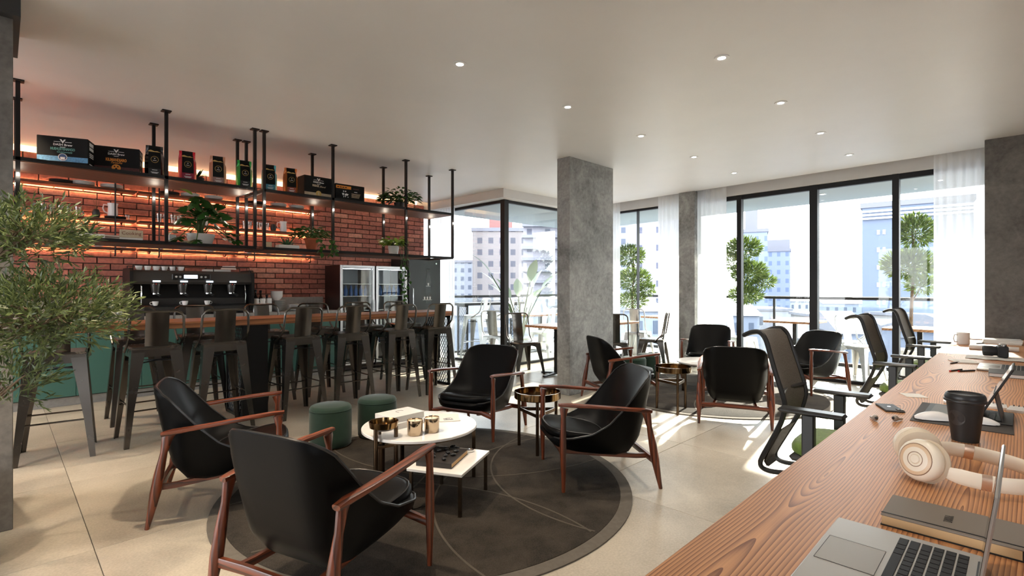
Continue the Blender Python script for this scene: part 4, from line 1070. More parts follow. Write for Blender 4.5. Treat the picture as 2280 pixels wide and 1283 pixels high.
# its long hanging vines
pv = [o for o in C.objects if o.name == 'pothos'][0]
r_ = random.Random(5)
for k, (ex, ln) in enumerate(((-.06,.30),(-.02,.42),(.03,.56),(.07,.34),(.0,.62))):
    pts = [(ex*.3,-.03,.12),(ex*.7,-.16,.14),(ex,-.245,.06)]
    n = int(ln/.05)
    for i in range(1, n+1): pts.append((ex+.018*math.sin(i*.9+k)+r_.uniform(-.008,.008), -.25+r_.uniform(-.01,.01), .06-.06-ln*i/n))
    MB().tube(pts, .0025, n=4).build('vine', M_stem, pv)
    for q in pts[3:]:
        b_ = r_.uniform(0,2*PI); leaf_obj('leaf', M_leaf, pv, q, (math.cos(b_), math.sin(b_)*.5-.3, -.7), .055*r_.uniform(.7,1.1), .021, 3, .2, r_.uniform(-.6,.6))
bushy('leafy_plant', 'round-leaved green plant in a dark pot on the right end of the top shelf', 3.74, 5.85, ZU, pf_dark, 230, .25, .2, .07, M_leaf, 23)
leafy = [o for o in C.objects if o.name == 'leafy_plant'][0]
MB().tube([(.05,0,.1),(.08,-.02,.2),(.11,-.02,.3)], .003, n=4).build('stem', M_stem, leafy)
for k in range(8): leaf_obj('leaf', M_leaf, leafy, (.06+.007*k, -.01, .14+.02*k), (math.cos(k*2.4), math.sin(k*2.4), .2), .045, .014, 3)
MB().tube([(.05,-.03,.08),(.22,-.08,.04),(.34,-.1,.015)], .003, n=4).build('stem', M_stem, leafy)
for k in range(6): leaf_obj('leaf', M_leaf, leafy, (.18+.03*k, -.07-.006*k, .055-.007*k), (math.cos(k*2.4), math.sin(k*2.4), .2), .04, .012, 3)
def aloe(x, y, z, lbl, potf, seed):
    t = thing('aloe', lbl, 'plant', (x,y,z)); ph = potf(t); r = random.Random(seed)
    for k in range(16):
        a = 2*PI*k/16*2.4+r.uniform(-.2,.2); e = r.uniform(.35,1.2); L_ = r.uniform(.12,.18)
        leaf_obj('leaf', M_aloe, t, (.012*math.cos(a), .012*math.sin(a), ph-.005), (math.cos(a)*math.cos(e), math.sin(a)*math.cos(e), math.sin(e)), L_, .012, 4, .1)
aloe(.54, 5.74, ZL, 'spiky aloe in a white trough on the left of the lower hanging shelf', pf_tray, 31)
aloe(2.24, 5.74, ZL, 'spiky aloe in a white trough beside the terracotta pot plant', pf_tray, 32)
aloe(1.42, 5.98, ZU, 'small green plant standing between the red and rose coffee bags', pf_dark, 33)
# books on the lower hanging shelf
bk = thing('cook_book', 'cream book lettered Cooking standing on its long edge on the lower shelf', 'book', (.84, 5.70, ZL), -.06)
MB().box(-.085,.085,0,.03,.028,.098,.002).build('cover', M_crm, bk); MB().box(-.084,.084,.004,.026,.0,.0285).build('pages', M_paper, bk)
text_mesh('Cooking', .042, mat('book_brown', lin(120,60,44), .6), parent=bk, loc=(0,-.0009,.066), rot=(PI/2,0,0))
for k, (a, cc) in enumerate(((.25,(.45,.42,.38)),(-.1,(.10,.10,.11)),(.15,(.5,.48,.45)))):
    t = thing('flat_book', ['pale book lying at the bottom of the pile on the lower hanging shelf','dark book lying in the middle of the pile on the lower hanging shelf','pale book lying on top of the pile on the lower hanging shelf'][k], 'book', (.745, 5.86, ZL+.017*k), a, 'books lying on the lower hanging shelf')
    mc = mat('book_cover_%d' % k, cc, .5)
    MB().box(-.10,.10,-.06,.06,0,.003).box(-.10,.10,-.06,.06,.0135,.0165).box(-.10,-.097,-.06,.06,.0025,.014).build('cover', mc, t, smooth=False)
    MB().box(-.096,.097,-.057,.057,.003,.0135).build('pages', M_paper, t, smooth=False)
tag(MB().box(-.03,.03,-.03,.03,0,.085,.004).build('white_canister', M_white, None, (1.165,5.78,ZL)), 'small white canister on the lower shelf left of the monstera', 'canister')
tag(MB().box(-.05,.05,-.04,.04,0,.035,.004).build('cream_tin', M_crm, None, (1.29,5.76,ZL)), 'low cream tin on the lower shelf beside the white canister', 'tin')
tag(MB().box(-.03,.03,-.03,.03,0,.07,.004).build('cream_canister', M_crm, None, (2.05,5.78,ZL)), 'small cream canister on the lower shelf left of the second aloe', 'canister')

# ---- olive tree at the left edge: trunk stands just outside the picture
M_olive = leafmat('olive_leaf', lin(48,64,34), lin(112,126,76), .42)
ol = thing('olive_tree', 'olive tree with narrow grey-green leaves reaching in at the left edge', 'tree', (-.27, 3.67, 0))
MB().lathe([(.16,0),(.2,.02),(.24,.38),(.22,.38),(.2,.33),(0,.33)], 30).build('planter', M_conc, ol)
orr = random.Random(41)
MB().tube([(0,0,.3),(.04,-.03,.6),(.06,-.05,.85),(.1,-.1,1.15),(.1,-.1,1.5)], [.03,.026,.022,.018,.012], n=8).build('trunk', M_bark, ol)
# local axes: image right is (+x,-y)
def rt(a): return (a*.7071, -a*.7071)
clouds = [((.51,0,1.60),(.19,.17,.125),2400), ((.63,0,1.23),(.28,.2,.155),4200), ((.43,0,1.20),(.2,.18,.16),900), ((.44,0,.90),(.14,.14,.11),800), ((.23,0,1.45),(.2,.16,.16),500)]
leaf_me = MB(); vs, fs = leaf_geo(1.0, .12, 3, .2, .12); leaf_me.add(vs, fs); leaf_me = leaf_me.mesh('leaf', M_olive)
mbl = MB(); cand = []
for (c, rad, n) in clouds:
    base = Vector((*rt(c[0]), c[2]))
    for _ in range(max(4, n//120)):
        a = orr.uniform(0,2*PI); e = orr.uniform(-.6,.6)
        tip = base+Vector((rad[0]*.8*math.cos(a), rad[0]*.8*math.sin(a), rad[2]*.8*math.sin(e)))
        s0 = Vector((.07,-.07,min(1.45, max(.5, c[2]-.25))))
        MB().tube([s0, s0.lerp(base, .6)+Vector((0,0,-.03)), base.lerp(tip,.4), tip], [.007,.006,.004,.002], n=5).build('branch', M_bark, ol)
    for _ in range(n//7):
        # a twig with leaves along it, pointing outwards and up
        while True:
            q = Vector((orr.uniform(-1,1), orr.uniform(-1,1), orr.uniform(-1,1)))
            if q.length < 1: break
        p = base+Vector((q.x*rad[0], q.y*rad[0], q.z*rad[2]))
        d = (Vector((q.x, q.y, q.z*.6+.35))+Vector((orr.uniform(-.5,.5), orr.uniform(-.5,.5), orr.uniform(-.3,.5)))).normalized()
        for i in range(7):
            pp = p+d*(.014*i); sd = Vector((orr.uniform(-1,1), orr.uniform(-1,1), orr.uniform(-1,1)))
            dl = (d*1.1+sd*.7).normalized(); cand.append((pp, dl, orr.uniform(.03,.05)))
orr.shuffle(cand)
for i, (pp, dl, ln) in enumerate(cand):
    if i < 300:
        o = link('leaf', leaf_me, ol, pp); o.rotation_euler = dl.to_track_quat('Y','Z').to_euler(); o.scale = (ln,ln,ln)
    else: add_leaf(mbl, pp, dl, ln, ln*.12, 2, .12, orr.uniform(0,3))
mbl.build('foliage', M_olive, ol)['kind'] = 'stuff'

# ================================================================== LOUNGE
def lounge_chair():
    """front legs stand at y=0, x=+-.327; the chair faces -y... local +y points to the back"""
    t = thing('lounge_chair', '', 'armchair')
    hw = .327
    # --- upholstered shell
    NS, NW = 26, 18
    def lerp(tab, s):
        for (a, va), (b_, vb) in zip(tab[:-1], tab[1:]):
            if s <= b_:
                k = (s-a)/(b_-a); k = k*k*(3-2*k)*.35+k*.65
                return va+(vb-va)*k
        return tab[-1][1]
    # centre line of the inside (y, z), of the outside, and of the rolled rim
    yi = [(0,-.055),(.12,.03),(.3,.22),(.42,.36),(.5,.43),(.58,.475),(.75,.55),(1,.645)]
    zi = [(0,.335),(.12,.352),(.3,.325),(.42,.305),(.5,.335),(.58,.42),(.75,.58),(1,.775)]
    yo = [(0,-.065),(.1,-.02),(.25,.13),(.42,.40),(.5,.50),(.6,.575),(.75,.625),(1,.672)]
    zo = [(0,.315),(.1,.268),(.25,.225),(.42,.188),(.5,.205),(.6,.30),(.75,.50),(1,.77)]
    yr = [(0,-.03),(.12,.05),(.3,.20),(.45,.32),(.6,.42),(.75,.50),(.9,.575),(1,.63)]
    zr = [(0,.335),(.12,.345),(.3,.37),(.45,.43),(.6,.525),(.75,.62),(.9,.71),(1,.755)]
    wt = [(0,.19),(.05,.245),(.15,.29),(.35,.302),(.55,.298),(.75,.296),(.88,.288),(.96,.268),(1,.228)]
    def pt(s, w, ty, tz, p):
        e = abs(w)**p; W__ = lerp(wt, s)
        y = lerp(ty, s)*(1-e)+lerp(yr, s)*e; z = lerp(tz, s)*(1-e)+lerp(zr, s)*e
        return (W__*math.copysign(abs(w)**.92, w), y, z)
    ss = [i/NS for i in range(NS+1)]; ws = [-1+2*k/NW for k in range(NW+1)]
    inner = [[pt(s, w, yi, zi, 3.2) for w in ws] for s in ss]
    outer = [[pt(s, w, yo, zo, 7.0) for w in ws] for s in ss]
    sh = MB().grid([list(reversed(r_)) for r_ in inner]); sh.grid(outer)
    # close front and top edges
    sh.grid([inner[0], outer[0]]); sh.grid([outer[-1], inner[-1]])
    shell = sh.build('shell', M_leather, t, ang=70)
    rim = [inner[i][0] for i in range(NS+1)]+[tuple((Vector(inner[-1][k])+Vector(outer[-1][k]))/2) for k in range(1, NW)]+[inner[i][-1] for i in range(NS, -1, -1)]
    MB().tube(rim, .0065, n=6).build('piping', M_pipe, shell)
    # loose seat cushion: rounded slab wider at the front
    rows = []
    prof = [(0,1.0),(.012,1.02),(.03,1.015),(.044,.96),(.05,.86),(.052,.5),(.053,.02)]
    for (h, k) in prof:
        ring = []
        for i in range(32):
            a = 2*PI*i/32; ca, sa = math.cos(a), math.sin(a)
            r_ = (abs(ca)**3.2+abs(sa)**3.2)**(-1/3.2)
            x = .248*r_*ca*k; y = .155+.215*r_*sa*k
            x *= 1-.12*max(0, (y-.1))/.25
            ring.append((x, y, .350-.17*max(0,y)+.03*(y < 0)*0+h*.9))
        rows.append(ring)
    cu = MB().grid([list(q) for q in rows], True); cu.add(rows[0], [tuple(reversed(range(32)))]); cu.add(rows[-1], [tuple(range(32))])
    c_ = cu.build('seat_cushion', M_leather, t, ang=60)
    MB().tube([(p[0]*1.002, p[1], p[2]+.002) for p in rows[3]], .004, n=5, closed=True).build('piping', M_pipe, c_)
    # --- wooden frame
    for sx in (-1,1):
        x = sx*hw
        MB().tube([(x,0,0),(x,0,.1),(x,-.002,.26),(x,-.002,.36),(x,0,.50),(x,.002,.55),(x,.006,.566)], [.0115,.015,.0215,.0215,.0165,(.018,.028),(.014,.03)], n=10, up=(1,0,0)).build('leg', M_teakv, t)
        # rear leg leans back
        MB().tube([(x*1.0,.672,0),(x,.655,.08),(x,.632,.2),(x,.615,.30),(x,.592,.42),(x,.575,.50),(x,.565,.525)], [.012,.018,.028,.026,.018,(.018,.028),(.016,.032)], n=10, up=(1,0,0)).build('leg', M_teakv, t)
        # armrest: flat blade, rises to the front
        a_ = [(x,-.03,.585),(x-.0*sx,.03,.582),(x+sx*.012,.16,.572),(x+sx*.016,.32,.556),(x+sx*.010,.46,.541),(x,.55,.53),(x,.605,.522)]
        wd = [(.010,.017),(.0125,.022),(.0125,.026),(.012,.026),(.013,.024),(.016,.025),(.012,.021)]
        sec = [(1,.55),(.75,.92),(.2,1),(-.6,.9),(-1,.4),(-1,-.4),(-.6,-.9),(.2,-1),(.75,-.92),(1,-.55)]
        MB().tube(a_, wd, up=(0,0,1), sec=sec).build('armrest', M_teak_arm, t)
        # seat rails to the rear stretcher
        MB().tube([(sx*.16,.02,.235),(sx*.17,.3,.205),(sx*.19,.55,.185),(sx*.195,.63,.185)], [(.016,.011)]*4, up=(0,0,1), sec=[(1,1),(-1,1),(-1,-1),(1,-1)]).build('seat_rail', M_teak_arm, t)
    MB().tube([(-hw,.632,.185),(-.15,.628,.19),(.15,.628,.19),(hw,.632,.185)], [(.020,.012)]*4, up=(0,0,1), sec=[(1,.8),(.8,1),(-.8,1),(-1,.8),(-1,-.8),(-.8,-1),(.8,-1),(1,-.8)]).build('rear_stretcher', M_teak, t)
    MB().tube([(-hw,0,.22),(-.2,.015,.25),(.2,.015,.25),(hw,0,.22)], [(.018,.012)]*4, up=(0,0,1), sec=[(1,.8),(.8,1),(-.8,1),(-1,.8),(-1,-.8),(-.8,-1),(.8,-1),(1,-.8)]).build('front_stretcher', M_teak, t)
    return t
M_teak_arm = wood('rosewood_long', lin(46,22,13), lin(118,58,33), bands=26, axis=1, rough=.34, dist=.18, nscale=3.0, along=.12, fine=.5, coat=.15)
lc0 = lounge_chair()
lounge_used = []
def put_chair(fm, facing, label, group):
    """fm: point midway between the front feet; facing: direction the sitter looks"""
    a = math.atan2(facing[1], facing[0])+PI/2        # local -y -> facing
    if not lounge_used:
        lc0.location = (fm[0],fm[1],.0); lc0.rotation_euler = (0,0,a); lc0['label'] = label; lc0['group'] = group; lounge_used.append(1); return
    dup(lc0, (fm[0],fm[1],0), a, label, group)
g1, g2 = 'leather lounge chairs round the near rug', 'leather lounge chairs round the far rug'
put_chair((1.3225,3.548), (.943,-.334), 'black leather lounge chair with wooden arms, leftmost, seen from its side', g1)
put_chair((1.3575,2.335), (.945,.328), 'black leather lounge chair in the foreground seen from behind', g1)
put_chair((2.921,3.567), (-.949,-.318), 'black leather lounge chair facing the camera behind the round marble table', g1)
put_chair((2.80,2.392), (-.803,.597), 'black leather lounge chair right of the round marble table, turned left', g1)
put_chair((5.54,3.278), (.857,-.515), 'black leather lounge chair at the far rug in front of the middle concrete column', g2)
put_chair((7.29,3.30), (-.96,-.277), 'black leather lounge chair facing the camera below the window curtain', g2)
put_chair((5.677,2.23), (.934,.357), 'black leather lounge chair at the far rug seen squarely from behind', g2)
put_chair((7.24,2.156), (-.905,.43), 'black leather lounge chair at the far rug nearest the mesh office chairs', g2)

# ---- round rugs with arc seams
M_rug, nt, b = _new('rug_pile'); N = nt.nodes; L = nt.links
tc = N.new('ShaderNodeTexCoord'); n1 = N.new('ShaderNodeTexNoise'); n1.inputs['Scale'].default_value = 3.2; n1.inputs['Detail'].default_value = 7; n1.inputs['Roughness'].default_value = .65
n2 = N.new('ShaderNodeTexNoise'); n2.inputs['Scale'].default_value = 160; L.new(tc.outputs['Object'], n1.inputs[0]); L.new(tc.outputs['Object'], n2.inputs[0])
ma = N.new('ShaderNodeMath'); ma.operation = 'MULTIPLY_ADD'; ma.inputs[1].default_value = .5; L.new(n2.outputs[0], ma.inputs[0]); L.new(n1.outputs[0], ma.inputs[2])
rp = N.new('ShaderNodeValToRGB'); rp.color_ramp.elements[0].position = .55; rp.color_ramp.elements[1].position = .95
rp.color_ramp.elements[0].color = lin(34,31,28); rp.color_ramp.elements[1].color = lin(66,60,53)
L.new(ma.outputs[0], rp.inputs[0]); L.new(rp.outputs[0], b.inputs['Base Color']); b.inputs['Roughness'].default_value = .95; b.inputs['Specular IOR Level'].default_value = .15
bp = N.new('ShaderNodeBump'); bp.inputs['Strength'].default_value = .4; bp.inputs['Distance'].default_value = .006; L.new(n2.outputs[0], bp.inputs['Height']); L.new(bp.outputs[0], b.inputs['Normal'])
M_rugb = mat('rug_border', lin(90,84,76), .95, var=.12, scale=30)
M_seam = mat('rug_seam', lin(70,63,54), .9)
def rug(label, cx, cy, r, rz):
    t = thing('round_rug', label, 'rug', (cx,cy,0), rz, 'round dark rugs')
    MB().lathe([(r,.0),(r,.008),(r-.01,.010),(0,.010)], 96).build('border', M_rugb, t)
    ri = r-.075
    MB().lathe([(ri,.0095),(ri,.0125),(ri-.004,.014),(0,.014)], 96).build('pile', M_rug, t)
    # arcs of four big circles carve petals
    for k, (ax, ay, ar) in enumerate([(r*1.05, r*.35, r*1.05), (-r*1.05, -r*.35, r*1.05), (-r*.35, r*1.05, r*1.05), (r*.35, -r*1.05, r*1.05), (r*.75,-r*.95,r*.9)]):
        run = []
        for i in range(181):
            a = 2*PI*i/180; x, y = ax+ar*math.cos(a), ay+ar*math.sin(a)
            if x*x+y*y < ri*ri*.99: run.append((x,y,.0142))
            else:
                if len(run) > 3: MB().tube(run, [(.0022,.007)]*len(run), n=6, up=(0,0,1)).build('seam', M_seam, t)
                run = []
        if len(run) > 3: MB().tube(run, [(.0022,.007)]*len(run), n=6, up=(0,0,1)).build('seam', M_seam, t)
rug('large dark grey round rug with arc seams under the near lounge chairs', 2.134, 2.914, 1.355, .3)
rug('dark grey round rug with arc seams under the far lounge chairs by the window', 6.50, 2.88, 1.40, 1.1)

# ---- poufs
pouf0 = thing('pouf', 'green velvet pouf nearest the leftmost leather chair', 'pouf', (1.988,4.169,0), 0, 'green velvet poufs by the near rug')
MB().lathe([(.160,.022),(.168,.03),(.172,.10),(.172,.30),(.170,.335),(.160,.353),(.140,.360),(.0,.364)], 44).build('cushion', M_velvet, pouf0, ang=60)
MB().lathe([(.160,.0),(.163,.002),(.163,.02),(.158,.023),(.0,.023)], 44).build('base_ring', M_brass, pouf0)
MB().tube([(.1716*math.cos(2*PI*i/44), .1716*math.sin(2*PI*i/44), .325) for i in range(44)], .003, n=5, closed=True).build('piping', M_velvet, pouf0)
dup(pouf0, (2.427,4.16,0), .5, 'green velvet pouf partly behind the round marble table', 'green velvet poufs by the near rug')
dup(pouf0, (6.45,3.97,0), .5, 'green velvet pouf by the far rug, left of the pair', 'green velvet poufs by the far rug')
dup(pouf0, (6.90,3.99,0), .5, 'green velvet pouf by the far rug, right of the pair', 'green velvet poufs by the far rug')

# ---- tables
def marble_round(x, y, z, r, lbl, rot=0, hole=None):
    t = thing('marble_table', lbl, 'coffee table', (x,y,0), rot, 'round marble coffee tables')
    MB().lathe([(r-.01,z-.022),(r,z-.018),(r,z-.004),(r-.004,z),(0,z)], 64).build('top', M_marble, t)
    for k in range(3):
        a = 2*PI*k/3; c_, s_ = math.cos(a)*(r-.02), math.sin(a)*(r-.02)
        l_ = MB().box(-.012,.012,-.012,.012,0,z-.022).mat4(Matrix.Translation((c_,s_,0)) @ Matrix.Rotation(a,4,'Z')).build('leg', M_bronze, t, smooth=False)
    MB().lathe([(r-.05,z-.035),(r-.03,z-.035),(r-.03,z-.0225),(r-.05,z-.0225),(r-.05,z-.035)], 48, cap=False).build('ring_frame', M_bronze, t)
    return t
marble_round(2.10, 3.02, .385, .40, 'round white marble coffee table in the middle of the near rug', R(-44))
marble_round(6.62, 2.95, .385, .40, 'round white marble table on the far rug behind the leather chair', R(150))
# low oblong marble table
ang = math.atan2(.457,.89)
lt = thing('low_marble_table', 'low oblong white marble table carrying the dark book', 'side table', (2.01,2.563,0), ang)
MB().box(-.232,.232,-.18,.18,.252,.270,.002).build('top', M_marble, lt)
for sx in (-1,1):
    for sy in (-1,1): MB().box(sx*.21-.009,sx*.21+.009,sy*.16-.009,sy*.16+.009,0,.252).build('leg', M_bronze, lt, smooth=False)
MB().box(-.21,.21,-.165,-.155,.236,.252).box(-.21,.21,.155,.165,.236,.252).build('frame', M_bronze, lt, smooth=False)
# bronze tray tables on three legs
def tray_table(lbl, x, y, r, ztray, rim, rot, legr, group):
    t = thing('tray_table', lbl, 'side table', (x,y,0), rot, group)
    MB().lathe([(0,ztray),(r*.97,ztray),(r,ztray+.006),(r,ztray+rim),(r-.006,ztray+rim),(r-.008,ztray+.01),(0,ztray+.008)], 48).build('tray', M_brass, t)
    for k in range(3):
        a = 2*PI*k/3; c_, s_ = math.cos(a)*(r-.012), math.sin(a)*(r-.012)
        MB().cyl((c_,s_,0),(c_,s_,ztray),legr,n=12).build('leg', M_bronze, t)
        b2 = 2*PI*(k+1)/3
        MB().tube([(c_*.98,s_*.98,ztray-.11),(math.cos(b2)*(r-.012)*.98,math.sin(b2)*(r-.012)*.98,ztray-.11)], [(.014,.005)]*2, up=(0,0,1), sec=[(1,1),(-1,1),(-1,-1),(1,-1)]).build('cross_bar', M_bronze, t, smooth=False)
    return t
tray_table('bronze tray table standing between the two facing lounge chairs of the near rug', 3.16, 2.86, .193, .435, .06, R(222), .0135, 'bronze tray tables')
tray_table('bronze tray table on the far rug in front of the poufs', 5.22, 2.72, .193, .435, .06, R(222), .0135, 'bronze tray tables')
# small bowl stand in front of the round table
bs = thing('bowl_stand', 'slim bronze three-legged stand with a small bowl at the front of the round table', 'stand', (1.756,2.93,0), R(200))
MB().lathe([(0,.435),(.06,.435),(.088,.452),(.094,.49),(.089,.49),(.083,.456),(.055,.443),(0,.442)], 36).build('bowl', M_brass, bs)
for k in range(3):
    a = 2*PI*k/3; c_, s_ = .078*math.cos(a), .078*math.sin(a)
    MB().cyl((c_,s_,0),(c_,s_,.455),.0135,n=12).build('leg', M_bronze, bs)
    b2 = 2*PI*(k+1)/3
    MB().tube([(c_,s_,.335),(.078*math.cos(b2),.078*math.sin(b2),.335)], [(.009,.005)]*2, up=(0,0,1), sec=[(1,1),(-1,1),(-1,-1),(1,-1)]).build('cross_bar', M_bronze, bs, smooth=False)
# candles
M_wax = mat('wax', (.82,.74,.58), .6); M_cg = mat('mirror_gold', (.50,.40,.29), .1, 1.0)
def candle(lbl, u_xy, m):
    t = thing('candle', lbl, 'candle', (u_xy[0],u_xy[1],.385), 0, 'candles on the round table')
    MB().lathe([(.046,0),(.049,.004),(.052,.098),(.049,.098),(.047,.08),(0,.08)], 32).build('tumbler', m, t)
    MB().lathe([(0,.0885),(.046,.0885),(.0475,.086)], 28, cap=False).build('wax', M_wax, t)
    MB().tube([(0,0,.085),(.001,.001,.1),(.004,.002,.112)], .0015, n=5).build('wick', mat('wick',(.03,.02,.02),.9), t)
candle('left candle in a mirrored metal tumbler on the round table', (1.931,2.834), M_cg)
candle('right candle in a mirrored metal tumbler on the round table', (2.050,2.812), M_cg)
# two white boxed books and a magazine on the round table
for k in range(2):
    t = thing('white_book', ['lower thick white book near the pouf on the round table','upper thick white book near the pouf on the round table'][k], 'book', (2.005+.0*k, 3.125, .385+.043*k), [.15,.05][k]+PI/4*0, 'white books on the round table')
    w, d = [(.125,.105),(.14,.10)][k]
    MB().box(-w,w,-d,d,0,.004).box(-w,w,-d,d,.038,.042).box(-w,-w+.004,-d,d,.003,.039).build('cover', M_white, t, smooth=False)
    MB().box(-w+.003,w-.004,-d+.004,d-.004,.004,.038).build('pages', M_paper, t, smooth=False)
    MB().tube([(.01+.03*math.cos(a*.5), .02+.025*math.sin(a*.5), .0425) for a in range(9)], .0012, n=4).build('cover_sketch', M_darkpl, t) if k else MB().box(w-.0005,w+.0005,-.03,.0,.012,.03).build('spine_print', M_darkpl, t)
mg = thing('magazine', 'open cream magazine lying on the right half of the round table', 'magazine', (2.29,3.055,.385), R(-32))
MB().box(-.15,.15,-.10,.10,0,.006,.001).build('pages', M_paper, mg)
pg = MB().grid([[(-.15+.3*i/8, .0+.10*j/4, .006+.018*math.sin(PI*j/4)) for i in range(9)] for j in range(5)]).build('curled_page', M_paper, mg)
for k in range(2): MB().box(.03+.0*k,.10-.02*k,-.075+.03*k,-.06+.03*k,.006,.0064).build('page_print', M_darkpl, mg)
MB().lathe([(.022,.0062),(.026,.0062),(.026,.0066),(.022,.0066),(.022,.0062)],20,(.07,-.04,0),cap=False).build('page_print', M_darkpl, mg)
# dark book and pebbles on the low table
db = thing('dark_book', 'dark thick book with pale page edges on the low marble table', 'book', (1.97,2.585,.270), ang+.05)
MB().box(-.145,.145,-.115,.115,0,.003).box(-.145,.145,-.115,.115,.028,.032).box(-.145,-.141,-.115,.115,.002,.03).build('cover', mat('dark_cover',(.018,.014,.012),.45), db, smooth=False)
MB().box(-.141,.142,-.112,.112,.003,.028).build('pages', mat('tan_pages', lin(196,160,112), .8), db, smooth=False)
M_peb = mat('black_pebble', (.02,.02,.022), .2); pr_ = random.Random(9)
pbs = [(-.07,.03),(-.02,.06),(.05,.05),(.09,.02),(-.03,-.03),(.03,-.02),(.0,-.07),(.07,-.06),(-.09,-.05)]
pbs.sort(key=lambda q: (math.cos(ang)*q[0]-math.sin(ang)*q[1])+(math.sin(ang)*q[0]+math.cos(ang)*q[1]))
for k, (x, y) in enumerate(pbs):
    c_, s_ = math.cos(ang), math.sin(ang)
    o = MB().sphere((0,0,.009), (.019,.014,.009), 12, 6).build('pebble', M_peb, None, (1.97+c_*x-s_*y, 2.585+s_*x+c_*y, .302), (0,0,pr_.uniform(0,3)))
    tag(o, '%s glossy black pebble on the dark book, counted from the camera side' % ORD[k], 'pebble', 'pebbles on the dark book')
for k, (x, y) in enumerate([(.2,.07),(.17,.03)]):
    c_, s_ = math.cos(ang), math.sin(ang)
    tag(MB().sphere((0,0,.012), (.024,.018,.012), 12, 6).build('pebble', M_peb, None, (2.01+c_*x-s_*y, 2.563+s_*x+c_*y, .270)), ['black pebble on the bare marble of the low table, farther back','black pebble on the bare marble of the low table, beside the dark book'][k], 'pebble')
ds = thing('round_dish', 'small round metal dish at the right corner of the low marble table', 'dish', (2.01+.205*math.cos(ang)-.0*math.sin(ang), 2.563+.205*math.sin(ang)-.08*math.cos(ang), .270))
MB().lathe([(.018,0),(.024,.003),(.026,.014),(.024,.014),(.022,.005),(0,.004)], 22).build('bowl', M_chrome, ds)

# ================================================================== LONG DESK
ZD = .80
dk = thing('long_desk', 'long oak desk with bold grain running from the foreground to the window column', 'desk', (0,0,0))
MB().box(-.35, 7.62, -.36, .514, ZD-.045, ZD, .002).build('top', M_desk, dk)
for x in (.0, 2.2, 4.4, 7.55):
    MB().box(x-.03,x+.03,-.32,-.26,0,ZD-.045).box(x-.03,x+.03,.36,.42,0,ZD-.045).box(x-.03,x+.03,-.32,.42,ZD-.1,ZD-.045).build('leg_frame', M_black, dk, smooth=False)

# ---- laptops
M_alum = mat('silver_aluminium', lin(176,172,166), .32, .55); M_key = mat('black_key', (.008,.008,.009), .5, spec=.2); M_scrd = mat('dark_screen', (.01,.01,.012), .08)
def laptop(lbl, x0, x1, yf, yh, z, top_y, top_z, keys=True):
    """keyboard side faces +y; hinge at yh, front edge at yf"""
    t = thing('laptop', lbl, 'laptop', ((x0+x1)/2, (yf+yh)/2, z), 0, 'silver laptops on the desk')
    w, d = (x1-x0)/2, (yf-yh)/2
    b_ = MB().box(-w,w,-d,d,.001,.015,.004).build('base', M_alum, t)
    MB().box(-w*.34,w*.34,d*.12,d*.90,.0148,.0154).build('trackpad', mat('trackpad', lin(168,164,158), .25, .4), b_)
    rim = MB()
    for (a, c, e, f_) in ((-w*.34,w*.34,d*.12-.0008,d*.12),(-w*.34,w*.34,d*.90,d*.90+.0008)): rim.box(a,c,e,f_,.0148,.0156)
    for a in (-w*.34,w*.34): rim.box(a-.0004,a+.0004,d*.12,d*.9,.0148,.0156)
    rim.build('trackpad_seam', M_key, b_)
    rows = [(.06,13,.6),(.0,14,1),(-.0,0,0)]
    # six rows of keys from the user's side towards the hinge
    y = d*.05; kh = (d*.05+d*.86)/6
    # x runs towards the user's right = -x ; the user sits at +y
    for r_ in range(6):
        n = [8,12,13,14,14,14][r_]; yy = d*.05-kh*(r_+.5); ux = -w*.86
        ws = [1]*n
        if r_ == 0: ws = [1,1,1,1.2,5.2,1.2,1,1.6]
        if r_ == 1: ws[0] = 2.1; ws[-1] = 2.1
        if r_ == 2: ws[0] = 1.7; ws[-1] = 1.7
        if r_ == 3: ws[0] = 1.4
        tot = sum(ws); sc = 2*w*.86/tot
        for q in ws:
            if keys: MB().box(ux+.0012, ux+q*sc-.0012, yy-kh*.42, yy+kh*.42, .0148, .0164, .0006).build('key', M_key, b_, smooth=False)
            ux += q*sc
    # lid
    p0 = Vector((0,-d+.004,.012)); p1 = Vector((0, top_y-(yf+yh)/2, top_z-z)); dv = (p1-p0); ln = dv.length; an = math.atan2(dv.y, dv.z)
    M4 = Matrix.Translation(p0) @ Matrix.Rotation(-an, 4, 'X')
    l_ = MB().box(-w,w,-.0055,.0,0,ln,.0025).mat4(M4).build('lid', M_alum, t)
    MB().box(-w+.006,w-.006,0,.0006,.008,ln-.006).mat4(M4).build('screen', M_scrd, l_)
    MB().cyl((-w*.8,-d+.004,.011),(w*.8,-d+.004,.011),.005,n=8).build('hinge', M_key, t)
laptop('silver laptop in the bottom right foreground, screen seen edge-on', 1.03, 1.388, .309, .057, ZD, .030, 1.045)
laptop('silver laptop farther along the desk behind the tablet', 4.61, 4.97, .225, -.02, ZD, -.09, 1.03)

# ---- grey notebook
nb = thing('notebook', 'thick grey notebook with black elastic band behind the near laptop', 'notebook', (1.525, .12, ZD))
M_nbc = mat('taupe_cover', lin(122,112,102), .6); M_nbp = mat('notebook_pages', lin(206,172,126), .8)
MB().box(-.078,.078,-.122,.116,.0,.003).build('back_cover', mat('black_board',(.012,.012,.012),.6), nb)
MB().box(-.076,.074,-.118,.114,.003,.022).build('pages', M_nbp, nb, smooth=False)
MB().box(-.078,.078,-.122,.116,.022,.026,.0015).build('cover', M_nbc, nb)
MB().box(-.066,-.062,-.1225,.1165,.0255,.0268).build('elastic_band', M_key, nb)
text_mesh('TABULA', .022, mat('emboss', lin(70,64,58), .6), parent=nb, loc=(-.005,.0,.0262), rot=(0,0,0), sx=.55)

